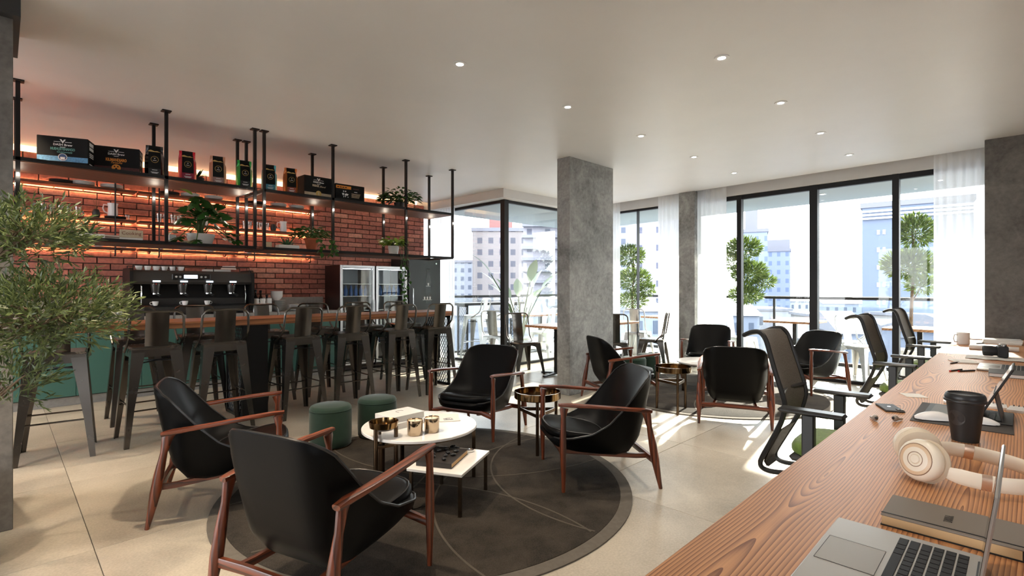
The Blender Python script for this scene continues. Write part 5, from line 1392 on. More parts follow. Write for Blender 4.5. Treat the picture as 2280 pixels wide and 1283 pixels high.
# ---- headphones
M_hp = mat('ivory_plastic', lin(236,224,204), .3); M_pad = mat('ivory_pad', lin(218,202,178), .6); M_rg = mat('rose_gold', (.80,.58,.44), .25, .8)
hp = thing('headphones', 'ivory over-ear headphones lying on the desk', 'headphones', (1.93, .12, ZD))
def earcup(c, ax, name, flip):
    # axis ax points outwards from the listener's ear
    d = Vector(ax).normalized(); q = Vector((0,0,1)).rotation_difference(d).to_matrix().to_4x4(); M4 = Matrix.Translation(c) @ q
    e = MB().lathe([(0,.026),(.030,.026),(.045,.0235),(.054,.016),(.058,.004),(.056,-.006),(.05,-.008),(0,-.008)], 36).mat4(M4).build('earcup', M_hp, hp)
    MB().lathe([(.050,-.008),(.057,-.012),(.060,-.022),(.056,-.032),(.044,-.035),(.03,-.03),(0,-.026)], 36).mat4(M4).build('ear_pad', M_pad, e)
    MB().lathe([(.019,.0262),(.020,.0276),(.021,.0262)], 30, cap=False).mat4(M4).build('ring_line', mat('taupe_line', lin(150,120,96), .5), e)
    MB().lathe([(0,.0264),(.0405,.0252),(.0425,.0244)], 32, cap=False).mat4(M4).build('outer_plate', mat('cup_plate', lin(216,186,152), .35), e)
    MB().lathe([(.0425,.0246),(.0436,.0252),(.0448,.0238)], 32, cap=False).mat4(M4).build('ring_line', mat('taupe_line', lin(150,120,96), .5), e)
    MB().lathe([(.0,.0285),(.011,.0285),(.0125,.0262)], 24, cap=False).mat4(M4).build('centre_cap', M_hp, e)
    return e
earcup(Vector((-.085,.085,.062)), (-.80,.45,.22), 'near', 1)
earcup(Vector((.055,.115,.066)), (.88,.42,.1), 'far', -1)
path = [(-.085,.06,.05),(-.095,.02,.042),(-.092,-.04,.036),(-.07,-.10,.034),(-.02,-.155,.034),(.05,-.175,.034),(.125,-.14,.036),(.165,-.07,.042),(.16,.0,.05),(.125,.06,.058),(.075,.105,.064)]
def cat_(pts, n=6):
    out = []; P_ = [Vector(p) for p in pts]; P_ = [P_[0]*2-P_[1]]+P_+[P_[-1]*2-P_[-2]]
    for i in range(1, len(P_)-2):
        for k in range(n):
            t = k/n; a, b_, c_, d_ = P_[i-1:i+3]
            out.append(tuple(.5*((2*b_)+(c_-a)*t+(2*a-5*b_+4*c_-d_)*t*t+(3*b_-a-3*c_+d_)*t**3)))
    out.append(tuple(P_[-2])); return out
pp = cat_(path); n = len(pp)
wd = [(.010+.011*min(1, min(i, n-1-i)/8), .004+.0022*min(1, min(i, n-1-i)/10)) for i in range(n)]
MB().tube(pp, wd, up=(0,0,1), sec=[(math.cos(a*PI/6)*1.0, math.sin(a*PI/6)) for a in range(12)]).build('headband', M_hp, hp)
for i in (12, n-14): MB().tube([pp[i], pp[i+1], pp[i+2]], [(w_[0]*1.04, w_[1]*1.1) for w_ in wd[i:i+3]], up=(0,0,1), sec=[(math.cos(a*PI/6), math.sin(a*PI/6)) for a in range(12)]).build('slider_band', M_rg, hp)

# ---- takeaway coffee cup
cc = thing('takeaway_cup', 'black takeaway coffee cup with lid in front of the tablet', 'cup', (2.46,.150,ZD))
M_cupb = mat('black_paper_cup', (.012,.012,.012), .5)
MB().lathe([(.038,0),(.0385,.003),(.054,.148),(.0,.148)], 40).build('body', M_cupb, cc)
MB().lathe([(.0575,.140),(.0605,.143),(.0605,.148),(.0575,.151),(.0585,.156),(.0565,.164),(.053,.170),(.050,.171),(.047,.165),(0,.164)], 40).build('lid', M_darkpl, cc)
em_pts = []
for k in range(28):
    a_ = 2*PI*k/28; zz = .086+.027*math.sin(a_); an_ = R(152)+.027*math.cos(a_)/.0475; rr_ = .0385+.0155*(zz-.003)/.145+.0006
    em_pts.append((rr_*math.cos(an_), rr_*math.sin(an_), zz))
rc_ = .0385+.0155*(.086-.003)/.145+.0007
MB().add([(rc_*math.cos(R(152)), rc_*math.sin(R(152)), .086)]+em_pts, [(0, 1+(k+1) % 28, 1+k) for k in range(28)]).build('round_emblem', mat('emblem_grey', (.035,.035,.035), .3), cc)

# ---- phone, earbuds, cards, papers
ph = thing('phone', 'dark phone lying face down near the desk edge', 'phone', (2.865,.432,ZD), math.atan2(.06,.13))
MB().box(-.075,.075,-.037,.037,0,.008,.003).build('body', mat('phone_grey', lin(58,56,56), .5, .2), ph)
cb_ = MB().box(-.068,-.040,-.033,-.008,.008,.0098,.002).build('camera_bump', M_key, ph)
for a in ((-.061,-.027),(-.061,-.014),(-.047,-.02)): MB().cyl((a[0],a[1],.0098),(a[0],a[1],.0115),.0048,n=14).build('lens', M_chrome, cb_)
MB().cyl((.012,0,.008),(.012,0,.0084),.007,n=16).build('rear_mark', M_chrome, ph)
M_bud = mat('bud_grey', lin(150,140,128), .35, .3)
for k, (x, y, a) in enumerate(((2.56,.435,.4),(2.61,.375,-.5))):
    t = thing('earbud', ['left wireless earbud lying near the desk edge','right wireless earbud lying near the desk edge'][k], 'earbud', (x,y,ZD), a, 'wireless earbuds on the desk')
    MB().sphere((0,0,.013),(.014,.011,.012),12,8).build('bud', M_bud, t)
    MB().tube([(.005,0,.012),(.03,.004,.007),(.045,.006,.006)], [.006,.005,.004], n=8).build('stem', M_bud, t)
    MB().sphere((-.012,0,.015),(.006,.006,.006),10,6).build('ear_tip', M_darkpl, t)
def sheet(name, lbl, cat, x, y, w, d, rz, h=.0015, m=None):
    return tag(MB().box(-w/2,w/2,-d/2,d/2,0,h).build(name, m or M_paper, None, (x,y,ZD), (0,0,rz), smooth=False), lbl, cat)
sheet('paper_slip', 'small white paper slip between the phone and the spiral notebook', 'paper', 3.30, .40, .10, .09, .5, .002)

# ---- tablet on its folding stand, on a dark desk mat
sheet('desk_mat', 'dark grey desk mat under the tablet and mouse', 'mat', 2.90, .185, .46, .31, .02, .003, mat('mat_dark', lin(66,62,60), .7))
tb = thing('tablet', 'tablet propped on a folding keyboard cover behind the coffee cup', 'tablet', (2.96,.14,ZD+.003))
M_tbk = mat('tablet_cover', (.022,.022,.023), .5)
MB().box(-.13,.14,-.11,.17,0,.006,.002).build('keyboard_cover', M_tbk, tb)
MB().box(-.10,.11,.02,.15,.006,.0072).build('key_plate', mat('key_plate', lin(84,80,76), .5), tb)
kb = MB()
for i in range(10):
    for j in range(4): kb.box(-.098+.0205*i, -.0795+.0205*i, -.075+.02*j, -.057+.02*j, .006, .0085)
kb.build('keys', M_key, tb, smooth=False)
an = math.atan2(.107,.22); M4 = Matrix.Translation((0,.0,.006)) @ Matrix.Rotation(an,4,'X')
sl = MB().box(-.125,.135,-.008,0,0,.245,.003).mat4(M4).build('slate', M_tbk, tb)
MB().box(-.117,.127,0,.0006,.008,.237).mat4(M4).build('screen', mat('tablet_screen', (.05,.055,.06), .06), sl)
st_ = MB().add([(-.11,-.052,.12),(.12,-.052,.12),(.12,-.075,.003),(-.11,-.075,.003),(-.11,-.056,.12),(.12,-.056,.12),(.12,-.079,.003),(-.11,-.079,.003)], [(0,1,2,3),(7,6,5,4),(0,4,5,1),(1,5,6,2),(2,6,7,3),(3,7,4,0)])
st_.build('stand_flap', M_tbk, tb, smooth=False)
def mouse(lbl, x, y, rz, s=1.0):
    t = thing('computer_mouse', lbl, 'mouse', (x,y,ZD+.003), rz)
    rows = []
    for i in range(11):
        u_ = -1+2*i/10; ww = .025*math.sqrt(max(.03,1-abs(u_)**3)); hh = .008+.022*(1-u_*u_)
        rows.append([(.065*u_*s, ww*math.cos(a*PI/8)*s, .004+hh*math.sin(a*PI/8)*s) for a in range(9)])
    mb = MB().grid(rows); mb.build('shell', M_white, t)
    MB().box(-.058*s,.058*s,-.02*s,.02*s,0,.005,.002).build('base_plate', M_darkpl, t)
mouse('slim white mouse on the desk mat left of the coffee cup', 2.735, .262, R(-62), 1.1)
mouse('white mouse on the desk mat right of the coffee cup', 2.785, .125, R(-80), .9)
M_spiral = mat('spiral_wire', (.03,.03,.03), .4, .5)
def spiral(lbl, x, y, w, d, rz):
    t = thing('spiral_notebook', lbl, 'notebook', (x,y,ZD), rz, 'spiral notebooks on the desk')
    MB().box(-w/2,w/2,-d/2,d/2,0,.009,.001).build('pages', M_paper, t, smooth=False)
    MB().box(-w/2,w/2,-d/2,d/2,.009,.0105).build('cover', M_white, t, smooth=False)
    n = int(d/.016)
    for k in range(n):
        y_ = -d/2+.012+k*(d-.024)/(n-1)
        MB().tube([(w/2-.006+.009*math.cos(a*PI/4), y_, .007+.009*math.sin(a*PI/4)) for a in range(9)], .0016, n=4).build('wire_loop', M_spiral, t)
spiral('white spiral notebook behind the takeaway cup', 3.24, .165, .10, .22, .05)
spiral('white spiral notebook at the right edge behind the tablet stand', 3.22, .005, .12, .09, -.1)
# pens and pad
def pen(lbl, a, b_, tip):
    t = thing('pen', lbl, 'pen', (a[0],a[1],ZD), math.atan2(b_[1]-a[1], b_[0]-a[0]), 'pens on the desk')
    ln = math.hypot(b_[0]-a[0], b_[1]-a[1])
    MB().cyl((.012,0,.005),(ln-.012,0,.005),.005,n=8).build('barrel', M_darkpl, t)
    MB().cyl((0,0,.005),(.012,0,.005),.0046,n=8).build('end_cap', tip, t)
    MB().cyl((ln-.012,0,.005),(ln,0,.005),.004,.001,n=8).build('tip', M_chrome, t)
M_red = mat('red_plastic', (.6,.03,.03), .4)
pen('short black pen with red end nearest the desk edge', (4.41,.345), (4.56,.29), M_red)
pen('black pen with red end pointing to the far laptop', (4.44,.305), (4.57,.225), M_red)
pen('plain black pen beside the white note pad', (4.86,.375), (5.0,.335), M_darkpl)
tag(MB().box(-.09,.09,-.07,.07,0,.008,.001).build('note_pad', M_paper, None, (5.06,.315,ZD), (0,0,.35), smooth=False), 'white note pad next to the black pen', 'note pad')
ub = thing('dark_hardback', 'dark hardback book in front of the far laptop', 'book', (4.47,.02,ZD), .03)
MB().box(-.12,.12,-.14,.14,0,.003).box(-.12,.12,-.14,.14,.021,.024).build('cover', mat('charcoal_cover',(.05,.045,.04),.5), ub, smooth=False)
MB().box(-.115,.115,-.136,.136,.003,.021).build('pages', M_paper, ub, smooth=False)
# camera on a folded map
mp_ = thing('paper_map', 'unfolded printed paper sheet under the camera', 'paper', (5.47,.15,ZD), .02)
rows = [[(-.13+.26*i/6, -.18+.36*j/6, .002+(.004 if (i+j) % 2 else 0)) for j in range(7)] for i in range(7)]
MB().grid(rows).build('sheet', mat('map_paper', lin(214,210,204), .7, var=.12, scale=25), mp_, smooth=False)
cm = thing('camera', 'black compact camera with a short lens on the paper sheet', 'camera', (5.56,.165,ZD+.008), R(8))
M_camb = mat('camera_black', (.014,.014,.015), .45)
MB().box(-.06,.06,-.075,-.015,0,.088,.006).build('body', M_camb, cm)
MB().lathe([(.036,0),(.036,.02),(.040,.03),(.040,.075),(.036,.085),(.031,.085),(.029,.07),(0,.068)], 26).mat4(Matrix.Translation((0,-.016,.043)) @ Matrix.Rotation(-PI/2,4,'X')).build('lens', M_camb, cm)
MB().box(-.02,.025,-.07,-.025,.088,.104,.006).build('viewfinder', M_alum, cm)
MB().cyl((-.042,-.045,.088),(-.042,-.045,.098),.012,n=14).build('dial', M_chrome, cm)
MB().cyl((.045,-.045,.088),(.045,-.045,.096),.009,n=14).build('shutter_button', M_chrome, cm)
mug('white mug near the far end of the desk by the curtain', 6.66, .42, ZD, .05, .115, R(125))
for k in range(3):
    t = thing('white_report', ['lowest white report of the pile at the far end of the desk','middle white report of the pile at the far end of the desk','top white report of the pile at the far end of the desk'][k], 'report', (6.98+.02*k,.155,ZD+.014*k), .05*k, 'white reports at the far end of the desk')
    MB().box(-.11,.11,-.14,.14,0,.012,.001).build('pages', M_paper, t, smooth=False); MB().box(-.112,.112,-.142,.142,.012,.0135).build('cover', M_white, t, smooth=False)
tag(MB().cyl((0,-.16,.02),(0,.16,.02),.02,n=16).build('rolled_drawing', M_paper, None, (6.17,.19,ZD), (0,0,.08)), 'rolled white drawing lying across the desk before the camera', 'paper roll')
sheet('long_ruler', 'thin pale ruler lying just before the rolled drawing', 'ruler', 6.42, .2, .04, .3, .05, .003)
sheet('far_folder', 'flat pale folder at the very end of the desk below the curtain', 'folder', 7.42, .30, .2, .28, 0, .012, M_white)
pen('dark pen beside the white mug', (6.78,.33), (6.9,.27), M_darkpl)

# ================================================================== OFFICE CHAIRS
M_net = mat('mesh_net', lin(98,92,84), .7, var=.4, scale=220, bump=.5)
M_moss = mat('moss_fabric', lin(104,128,56), .95, var=.2, scale=40, bump=.3, sheen=.3)
M_chairf = mat('chair_frame', (.02,.02,.02), .35)
def office_chair():
    t = thing('office_chair', '', 'office chair')
    prof = [(.335,1.085),(.29,1.105),(.245,1.108),(.212,1.07),(.185,.98),(.155,.88),(.128,.79),(.118,.73),(.135,.65)]
    low = [(.135,.65),(.165,.58),(.205,.50),(.245,.42),(.262,.375),(.25,.345),(.20,.335),(.10,.35),(.0,.38)]
    hw = [.17,.185,.192,.196,.2,.205,.202,.195,.18]
    # mesh back, slightly dished across
    rows = [[(hw[i]*k/5, y+.022*(1-(k/5)**2), z) for k in range(-5,6)] for i, (y, z) in enumerate(prof)]
    back = MB().grid(rows); back.grid([[(x, y+.004, z) for x, y, z in reversed(r_)] for r_ in rows])
    bk_ = back.build('mesh_back', M_net, t)
    for sx in (-1,1):
        MB().tube(cat_([(sx*hw[i], y, z) for i, (y, z) in enumerate(prof)]+[(sx*(.165-.012*i), y, z) for i, (y, z) in enumerate(low[1:])], 4), [(.011,.016)]*200 if False else .0135, n=8).build('back_frame', M_chairf, t)
    MB().tube([(-.17,.335,1.085),(0,.357,1.085),(.17,.335,1.085)], .012, n=8).build('top_bar', M_chairf, t)
    MB().tube([(-.202,.128,.79),(0,.165,.79),(.202,.128,.79)], .011, n=8).build('lumbar_bar', M_chairf, t)
    rows = [[(sx_*(.13-.06*i/4), y-.012, z) for sx_ in (-1,-.5,0,.5,1)] for i, (y, z) in enumerate(low[1:6])]
    bp_ = MB().grid(rows); bp_.grid([[(x,y+.008,z) for x, y, z in reversed(q)] for q in rows]); bp_.build('lower_panel', M_net, t)
    # seat
    st = MB()
    prof2 = [(0,.97),(.012,1.0),(.035,1.0),(.052,.96),(.058,.85),(.06,.02)]
    rows = []
    for (h, k) in prof2:
        rows.append([(.25*k*math.copysign(abs(math.cos(a))**.5, math.cos(a)), -.13+.235*k*math.copysign(abs(math.sin(a))**.5, math.sin(a)), .49+h) for a in [2*PI*i/32 for i in range(32)]])
    st.grid(rows, True); st.add(rows[0], [tuple(reversed(range(32)))]); st.build('seat_cushion', M_moss, t, ang=60)
    MB().box(-.235,.235,-.35,.09,.455,.492,.015).build('seat_pan', M_chairf, t)
    for sx in (-1,1):
        x = sx*.325
        MB().box(x-.024,x+.024,-.055,.0,.44,.73,.006).build('arm_post', M_chairf, t)
        MB().box(min(x,sx*.2),max(x,sx*.2),-.05,-.005,.43,.46,.004).build('arm_bracket', M_chairf, t)
        MB().box(x-.042,x+.042,-.185,.105,.728,.752,.010).build('arm_pad', mat('arm_pad', (.010,.010,.011), .35), t)
    MB().box(-.09,.09,-.2,.08,.38,.455,.01).build('mechanism', M_chrome, t)
    MB().cyl((0,-.08,.12),(0,-.08,.39),.026,n=14).build('gas_column', M_chrome, t)
    MB().cyl((0,-.08,.07),(0,-.08,.13),.045,n=16).build('base_hub', M_chairf, t)
    for k in range(5):
        a = 2*PI*k/5+.3; c_, s_ = math.cos(a), math.sin(a)
        l_ = MB().tube([(0,-.08,.10),(.15*c_,-.08+.15*s_,.095),(.29*c_,-.08+.29*s_,.068)], [.026,.022,.016], n=8).build('base_leg', M_chairf, t)
        MB().cyl((.29*c_-.02*s_,-.08+.29*s_+.02*c_,.028),(.29*c_+.02*s_,-.08+.29*s_-.02*c_,.028),.028,n=14).build('caster', M_darkpl, l_)
    return t
oc = office_chair(); oc.location = (3.13,.78,0); oc.rotation_euler = (0,0,R(1)); oc['label'] = 'mesh-back office chair with green seat, nearest to the camera'; oc['group'] = 'mesh office chairs at the desk'
dup(oc, (5.36,.755,0), R(-2), 'mesh-back office chair with green seat, middle of the three', 'mesh office chairs at the desk')
dup(oc, (7.16,.77,0), R(-3), 'mesh-back office chair with green seat, farthest, beside the window', 'mesh office chairs at the desk')

# ================================================================== CAFE TABLES AND METAL CHAIRS BY THE GLASS
def cafe_table(lbl, x, y, z, w, d, rz, group):
    t = thing('cafe_table', lbl, 'table', (x,y,0), rz, group)
    n = 3
    for k in range(n): MB().box(-w/2, w/2, -d/2+d*k/n+.0006, -d/2+d*(k+1)/n-.0006, z-.035, z, .002).build('plank', M_tablewood, t)
    MB().box(-.03,.03,-.03,.03,.03,z-.035).build('post', M_black, t, smooth=False)
    MB().box(-.16,.16,-.16,.16,z-.045,z-.035).build('mount_plate', M_black, t, smooth=False)
    for k in range(2):
        MB().tube([(-.3 if k == 0 else 0, 0 if k == 0 else -.3,.014),(0,0,.035),(.3 if k == 0 else 0, 0 if k == 0 else .3,.014)], [(.014,.03),(.02,.035),(.014,.03)], up=(0,0,1), n=8).build('foot', M_black, t)
gi, go = 'cafe tables by the glass inside', 'cafe tables on the terrace'
cafe_table('oak cafe table half hidden behind the middle concrete column, left side', 6.10, 5.12, .78, .7, .7, 0, gi)
cafe_table('oak cafe table just right of the middle concrete column', 7.45, 4.98, .78, .62, .62, 0, gi)
cafe_table('oak cafe table on the terrace seen through the big window', 9.55, 2.75, .80, .75, .75, TH, go)
cafe_table('oak cafe table on the terrace beside the right-hand curtain', 9.30, 1.05, .78, .75, .75, TH, go)
cafe_table('oak cafe table on the corner terrace behind the glass corner', 8.15, 7.3, .80, .9, .55, 0, go)
cafe_table('small oak cafe table on the terrace beyond the narrow window', 9.5, 5.2, .78, .6, .6, TH, go)
ch0 = metal_seat('metal_cafe_chair', 'dark metal cafe chair inside, left of the middle concrete column', 'chair', .50, .20, .25, .44, False, M_steel, True)
ch0.location = (5.88,5.62,0); ch0.rotation_euler = (0,0,PI-.3); ch0['group'] = 'metal cafe chairs inside by the glass'
gci = 'metal cafe chairs inside by the glass'
dup(ch0, (6.95,4.62,0), R(-60), 'dark metal cafe chair just right of the middle concrete column', gci)
dup(ch0, (7.78,4.42,0), R(20), 'metal cafe chair right of the table beside the middle column', gci)
chl = metal_seat('metal_cafe_chair', 'pale metal cafe chair on the terrace at the left of the corner post', 'chair', .50, .20, .25, .44, False, M_steel_l, True)
gt = 'pale metal cafe chairs on the terrace'
chl.location = (6.42,6.80,0); chl.rotation_euler = (0,0,-1.2); chl['group'] = gt
dup(chl, (7.62,6.72,0), .2, 'pale metal cafe chair on the terrace right of the corner post', gt)
dup(chl, (8.25,6.70,0), -.2, 'pale metal cafe chair on the terrace behind the middle concrete column', gt)
dup(chl, (8.85,5.35,0), R(-80), 'pale metal cafe chair on the terrace beyond the narrow window', gt)
dup(chl, (9.12,3.5,0), PI-.3, 'pale metal cafe chair left of the terrace table in the big window', gt)
dup(chl, (9.6,1.95,0), .2, 'pale metal cafe chair in the middle of the terrace, right of the thick window post', gt)
dup(chl, (9.0,1.72,0), PI-.4, 'second pale metal cafe chair in the middle of the terrace, nearer the glass', gt)
dup(chl, (9.75,.35,0), .1, 'pale metal cafe chair behind the farthest office chair', gt)
stl = metal_seat('terrace_stool', 'pale metal bar stool on the corner terrace, left one', 'bar stool', .84, .19, .245, .305, True, M_steel_l)
stl.location = (6.50,7.46,0); stl.rotation_euler = (0,0,.4); stl['group'] = 'pale bar stools on the corner terrace'
dup(stl, (7.2,7.42,0), .1, 'pale metal bar stool on the corner terrace, right one', 'pale bar stools on the corner terrace')

# ================================================================== TERRACE AND CITY
M_terr = mat('terrace_paving', (.74,.73,.71), .6, var=.04, scale=3)
M_slab = mat('balcony_soffit', lin(140,150,152), .7)
struct(MB().prism([(8.43,-2.0),(10.28,-2.0),(10.95,8.5),(6.12,8.5),(6.12,6.30),(8.50,6.30)], -.3, -.022).build('floor_terrace', M_terr, smooth=False), 'pale terrace paving')
struct(MB().prism([(8.30,-2.6),(10.25,-2.6),(11.0,8.55),(6.12,8.55),(6.12,6.30),(8.75,6.30)], 2.90, 3.2).build('ceiling_terrace', M_slab, smooth=False), 'grey balcony slab over the terrace')
# terrace spots
for k, (x, y) in enumerate(((9.55,.85),(9.6,2.35))):
    t = thing('terrace_spot', ['recessed spot in the balcony slab near the right curtain','recessed spot in the balcony slab near the thick window post'][k], 'ceiling light', (x,y,2.90), 0, 'recessed balcony spots')
    link('trim_ring', ring_me, t); link('lens', lens_me, t)
# railing: black top rail, glass infill
def railing(lbl, a, b_):
    d = Vector((b_[0]-a[0], b_[1]-a[1], 0)); ln = d.length; rz = math.atan2(d.y, d.x)
    t = thing('glass_railing', lbl, 'railing', (a[0],a[1],-.022), rz, 'terrace railings')
    MB().box(0,ln,-.03,.03,1.165,1.215).build('top_rail', M_black_frame, t, smooth=False)
    MB().box(0,ln,-.02,.02,.0,.06).build('bottom_rail', M_black_frame, t, smooth=False)
    n = max(1, round(ln/5.5))
    for k in range(n+1): MB().box(ln*k/n-.018,ln*k/n+.018,-.018,.018,0,1.165).build('post', M_black_frame, t, smooth=False)
    for k in range(n): MB().box(ln*k/n+.03,ln*(k+1)/n-.03,-.005,.005,.07,1.15).build('pane', M_glass, t, smooth=False)
railing('black-topped glass railing along the terrace outside the big window', (10.20,-1.6), (10.82,8.38))
railing('black-topped glass railing along the corner terrace', (6.2,8.40), (10.80,8.42))
# tall terrace table with mesh end seen through the corner glass
tt = thing('terrace_bar_table', 'dark high table with mesh end on the corner terrace', 'bar table', (7.2,7.95,0))
MB().box(-.75,.95,-.2,.2,1.0,1.05,.003).build('top', M_black, tt)
for x in (-.65,.85): mesh_panel(tt, x, -.16, .16, 0, 1.0)

# cloud-pruned trees on the terrace
M_ltree = leafmat('terrace_tree_leaf', lin(60,84,32), lin(118,136,68), .5)
def pom_tree(lbl, x, y, pads, seed):
    t = thing('terrace_tree', lbl, 'tree', (x,y,-.022), 0, 'cloud-pruned trees on the terrace'); r = random.Random(seed)
    MB().lathe([(.16,0),(.2,.02),(.22,.42),(.2,.42),(.19,.36),(0,.36)], 24).build('planter', mat('planter_white', (.7,.7,.7), .6), t)
    top = max(p[2] for p in pads)
    MB().tube([(0,0,.3),(.04,.02,.8),(-.03,.0,1.2),(.03,-.02,1.7),(0,0,top)], [.03,.026,.022,.018,.01], n=7).build('trunk', M_bark, t)
    mb = MB(); singles = []
    for (dx, dy, z, rr, hh, n) in pads:
        MB().tube([(0,0,z-.25),(dx*.6,dy*.6,z-.12),(dx,dy,z)], [.012,.009,.005], n=5).build('branch', M_bark, t)
        for _ in range(n):
            while True:
                q = Vector((r.uniform(-1,1), r.uniform(-1,1), r.uniform(-1,1)))
                if q.length < 1: break
            p = Vector((dx+q.x*rr, dy+q.y*rr, z+q.z*hh)); d = q+Vector((r.uniform(-.4,.4), r.uniform(-.4,.4), r.uniform(0,.6)))
            add_leaf(mb, p, d, r.uniform(.06,.095), .011, 2, .1, r.uniform(0,3))
    mb.build('foliage', M_ltree, t)['kind'] = 'stuff'
pom_tree('cloud-pruned tree on the terrace left of the thin window post', 9.85, 3.74, [(.02,-.02,2.12,.30,.19,1500),(.1,-.1,1.66,.30,.21,1700),(.32,-.3,1.50,.16,.11,420),(.06,-.05,1.25,.28,.15,1200),(-.2,.1,1.85,.2,.14,500)], 51)
pom_tree('cloud-pruned tree on the terrace seen through the narrow window', 9.3, 5.75, [(-.05,.05,2.05,.30,.20,1300),(.05,.0,1.55,.32,.23,1500),(.25,-.2,1.35,.15,.12,360),(.0,0,1.12,.3,.15,900)], 52)
pom_tree('cloud-pruned tree on the terrace beside the right-hand curtain', 9.95, 1.22, [(.05,-.04,2.26,.24,.24,1500),(-.04,.04,1.74,.34,.22,2200),(.12,-.1,1.42,.2,.13,600)], 53)
# strelitzia
sr = thing('strelitzia', 'tall pale-leaved plant in a pot on the corner terrace', 'plant', (6.98,6.74,-.022))
MB().lathe([(.15,0),(.18,.02),(.2,.4),(.18,.4),(.17,.34),(0,.34)], 24).build('planter', mat('planter_pale', (.6,.6,.58), .6), sr)
M_str = leafmat('strelitzia_leaf', lin(150,180,150), lin(206,222,206), .35); r = random.Random(61)
for k in range(10):
    a = k*2.4; e = .16+.05*k % .5; h = 1.0+.07*k*(1 if k % 2 else .7)
    tip = (e*math.cos(a), e*math.sin(a), h)
    MB().tube([(0,0,.33),(tip[0]*.4,tip[1]*.4,h*.65),tip], [.016,.013,.008], n=6).build('stem', M_stem, sr)
    leaf_obj('leaf', M_str, sr, tip, (math.cos(a)*.5, math.sin(a)*.5, .9), r.uniform(.42,.6), .10, 6, .35, r.uniform(-.5,.5))

# ---- the city beyond
M_hp_ = {}
def facade(name, wall, win, sx, sz, fx=.45, fz=.5):
    """wall colour tinted for distance haze, with a regular grid of small distant windows"""
    m, nt, b = _new(name); N = nt.nodes; L = nt.links
    tc = N.new('ShaderNodeTexCoord'); sp = N.new('ShaderNodeSeparateXYZ'); L.new(tc.outputs['Object'], sp.inputs[0])
    ad = N.new('ShaderNodeMath'); ad.operation = 'ADD'; L.new(sp.outputs[0], ad.inputs[0]); L.new(sp.outputs[1], ad.inputs[1])
    def cell(sock, size, fill):
        d = N.new('ShaderNodeMath'); d.operation = 'DIVIDE'; d.inputs[1].default_value = size; L.new(sock, d.inputs[0])
        f = N.new('ShaderNodeMath'); f.operation = 'FRACT'; L.new(d.outputs[0], f.inputs[0])
        g = N.new('ShaderNodeMath'); g.operation = 'LESS_THAN'; g.inputs[1].default_value = fill; L.new(f.outputs[0], g.inputs[0]); return g.outputs[0]
    mu = N.new('ShaderNodeMath'); mu.operation = 'MULTIPLY'; L.new(cell(ad.outputs[0], sx, fx), mu.inputs[0]); L.new(cell(sp.outputs[2], sz, fz), mu.inputs[1])
    mx = N.new('ShaderNodeMix'); mx.data_type = 'RGBA'; L.new(mu.outputs[0], mx.inputs[0]); mx.inputs[6].default_value = wall; mx.inputs[7].default_value = win
    L.new(mx.outputs[2], b.inputs['Base Color']); b.inputs['Roughness'].default_value = .7
    return m
GZ = -9.0
F_grey = facade('facade_grey', lin(126,129,138), lin(77,83,100), 1.7, 2.0)  # bluish tint puts distance haze into the wall colours
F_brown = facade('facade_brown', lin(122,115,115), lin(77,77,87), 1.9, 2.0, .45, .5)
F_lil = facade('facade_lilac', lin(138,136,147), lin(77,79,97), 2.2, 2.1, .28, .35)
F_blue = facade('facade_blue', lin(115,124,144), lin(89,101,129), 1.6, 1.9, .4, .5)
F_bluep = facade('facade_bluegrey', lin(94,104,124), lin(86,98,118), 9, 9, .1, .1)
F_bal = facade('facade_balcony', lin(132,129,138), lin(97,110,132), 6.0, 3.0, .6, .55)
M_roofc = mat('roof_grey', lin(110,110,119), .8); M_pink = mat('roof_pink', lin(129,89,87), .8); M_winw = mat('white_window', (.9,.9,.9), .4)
def tower(lbl, u0, u1, vtop, z, m, depth=14, roof=None, crown=None, ledges=0, rz=None, bands=None):
    """block whose front stands at distance z along the view axis between two picture columns, roof at picture row vtop"""
    l0, l1 = (u0-1140)/1140*z, (u1-1140)/1140*z; H_ = 1.35+(641.5-vtop)*z/1140
    cx = lambda l, d: ((d+l)/math.sqrt(2), (d-l)/math.sqrt(2))
    c = cx((l0+l1)/2, z); w = l1-l0
    t = thing('far_building', lbl, 'building', (c[0],c[1],GZ), R(-45)-math.atan2((l0+l1)/2, z), 'buildings beyond the terrace')
    MB().box(-w/2,w/2,0,depth,0,H_-GZ).build('walls', m, t, smooth=False)
    MB().box(-w/2-.2,w/2+.2,-.2,depth+.2,H_-GZ,H_-GZ+.6).build('roof', M_roofc, t, smooth=False)
    if crown:
        for (a, b_, h) in crown: MB().box(-w/2+w*a,-w/2+w*b_,depth*.25,depth*.6,H_-GZ+.6,H_-GZ+.6+h).build('roof_house', M_roofc if roof is None else roof, t, smooth=False)
    for k in range(ledges):
        zz = (H_-GZ)*(.35+.62*k/ledges); MB().box(-w/2-.1,w/2+.1,-.9,0,zz,zz+.35).build('balcony_slab', M_roofc, t, smooth=False)
    return t, w, H_-GZ
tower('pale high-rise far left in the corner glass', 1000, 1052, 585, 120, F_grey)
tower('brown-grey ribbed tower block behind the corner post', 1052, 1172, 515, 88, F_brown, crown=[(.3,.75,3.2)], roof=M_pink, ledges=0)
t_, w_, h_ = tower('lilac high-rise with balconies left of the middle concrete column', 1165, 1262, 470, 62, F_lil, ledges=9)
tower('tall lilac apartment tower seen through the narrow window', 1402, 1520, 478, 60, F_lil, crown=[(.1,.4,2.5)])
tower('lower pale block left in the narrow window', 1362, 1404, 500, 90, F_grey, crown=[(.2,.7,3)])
tower('stepped blue high-rise left in the big window', 1655, 1706, 517, 95, F_blue, crown=[(.1,.62,8.0)])
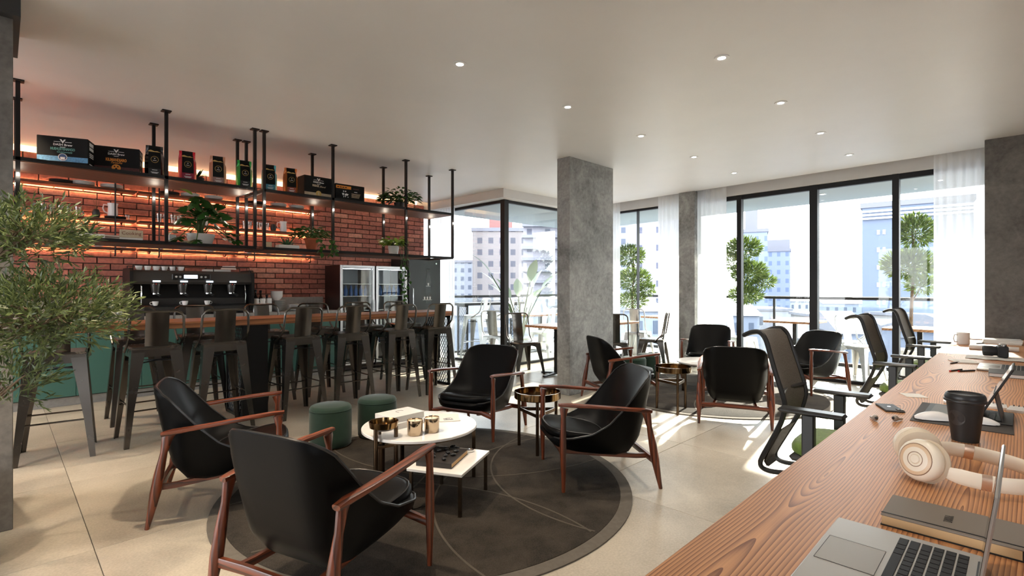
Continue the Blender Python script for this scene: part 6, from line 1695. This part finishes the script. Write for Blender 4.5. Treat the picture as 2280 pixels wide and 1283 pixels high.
tower('hazy unfinished tower right of the stepped blue high-rise', 1704, 1756, 560, 110, F_blue, crown=[(0,1,2.2)])
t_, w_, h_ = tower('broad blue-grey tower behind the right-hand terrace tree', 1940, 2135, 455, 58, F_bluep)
for i in range(18):
    for j in range(2): MB().box(-w_/2+w_*(.145+.055*j), -w_/2+w_*(.172+.055*j), -.08, 0, h_-3.2-2.05*i, h_-2.7-2.05*i).build('window', M_winw, t_, smooth=False)
for k in range(3): MB().box(-w_/2, w_/2, -.3, 0, h_-1.4+.7*k*.6, h_-1.2+.7*k*.6).build('parapet_band', M_winw, t_, smooth=False)
# low houses and sheds between
hr = random.Random(71)
M_h = [mat('house_%d' % k, c_, .8) for k, c_ in enumerate((lin(134,136,144), lin(120,126,141), lin(141,138,138), lin(110,116,132)))]
hk = 0
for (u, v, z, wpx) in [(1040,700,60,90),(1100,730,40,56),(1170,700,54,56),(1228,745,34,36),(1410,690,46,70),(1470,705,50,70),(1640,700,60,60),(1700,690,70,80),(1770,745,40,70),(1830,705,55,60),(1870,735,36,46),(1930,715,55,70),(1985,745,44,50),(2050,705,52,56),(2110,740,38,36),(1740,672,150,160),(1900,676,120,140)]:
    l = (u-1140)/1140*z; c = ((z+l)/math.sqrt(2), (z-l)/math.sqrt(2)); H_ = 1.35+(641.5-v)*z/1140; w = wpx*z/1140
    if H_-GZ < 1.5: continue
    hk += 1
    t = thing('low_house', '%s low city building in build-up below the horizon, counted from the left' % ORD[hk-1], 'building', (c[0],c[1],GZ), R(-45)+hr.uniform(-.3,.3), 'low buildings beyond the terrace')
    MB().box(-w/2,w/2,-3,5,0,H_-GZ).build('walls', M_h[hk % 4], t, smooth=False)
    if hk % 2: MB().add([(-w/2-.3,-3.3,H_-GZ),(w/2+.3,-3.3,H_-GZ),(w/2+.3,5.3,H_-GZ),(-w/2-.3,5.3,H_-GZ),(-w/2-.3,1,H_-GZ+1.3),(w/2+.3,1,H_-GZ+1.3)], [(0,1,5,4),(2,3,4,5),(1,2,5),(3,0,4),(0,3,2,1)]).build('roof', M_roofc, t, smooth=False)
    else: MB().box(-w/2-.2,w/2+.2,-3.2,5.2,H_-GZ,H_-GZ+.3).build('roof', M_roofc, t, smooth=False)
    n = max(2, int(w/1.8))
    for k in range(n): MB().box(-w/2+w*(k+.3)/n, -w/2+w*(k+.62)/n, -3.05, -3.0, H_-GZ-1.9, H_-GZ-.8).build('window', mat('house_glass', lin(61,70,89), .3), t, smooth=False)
struct(MB().box(-300,500,-300,500,GZ-.5,GZ).build('ground', mat('city_ground', lin(110,113,122), .9, var=.1, scale=.1), smooth=False), 'hazy ground of the city far below')
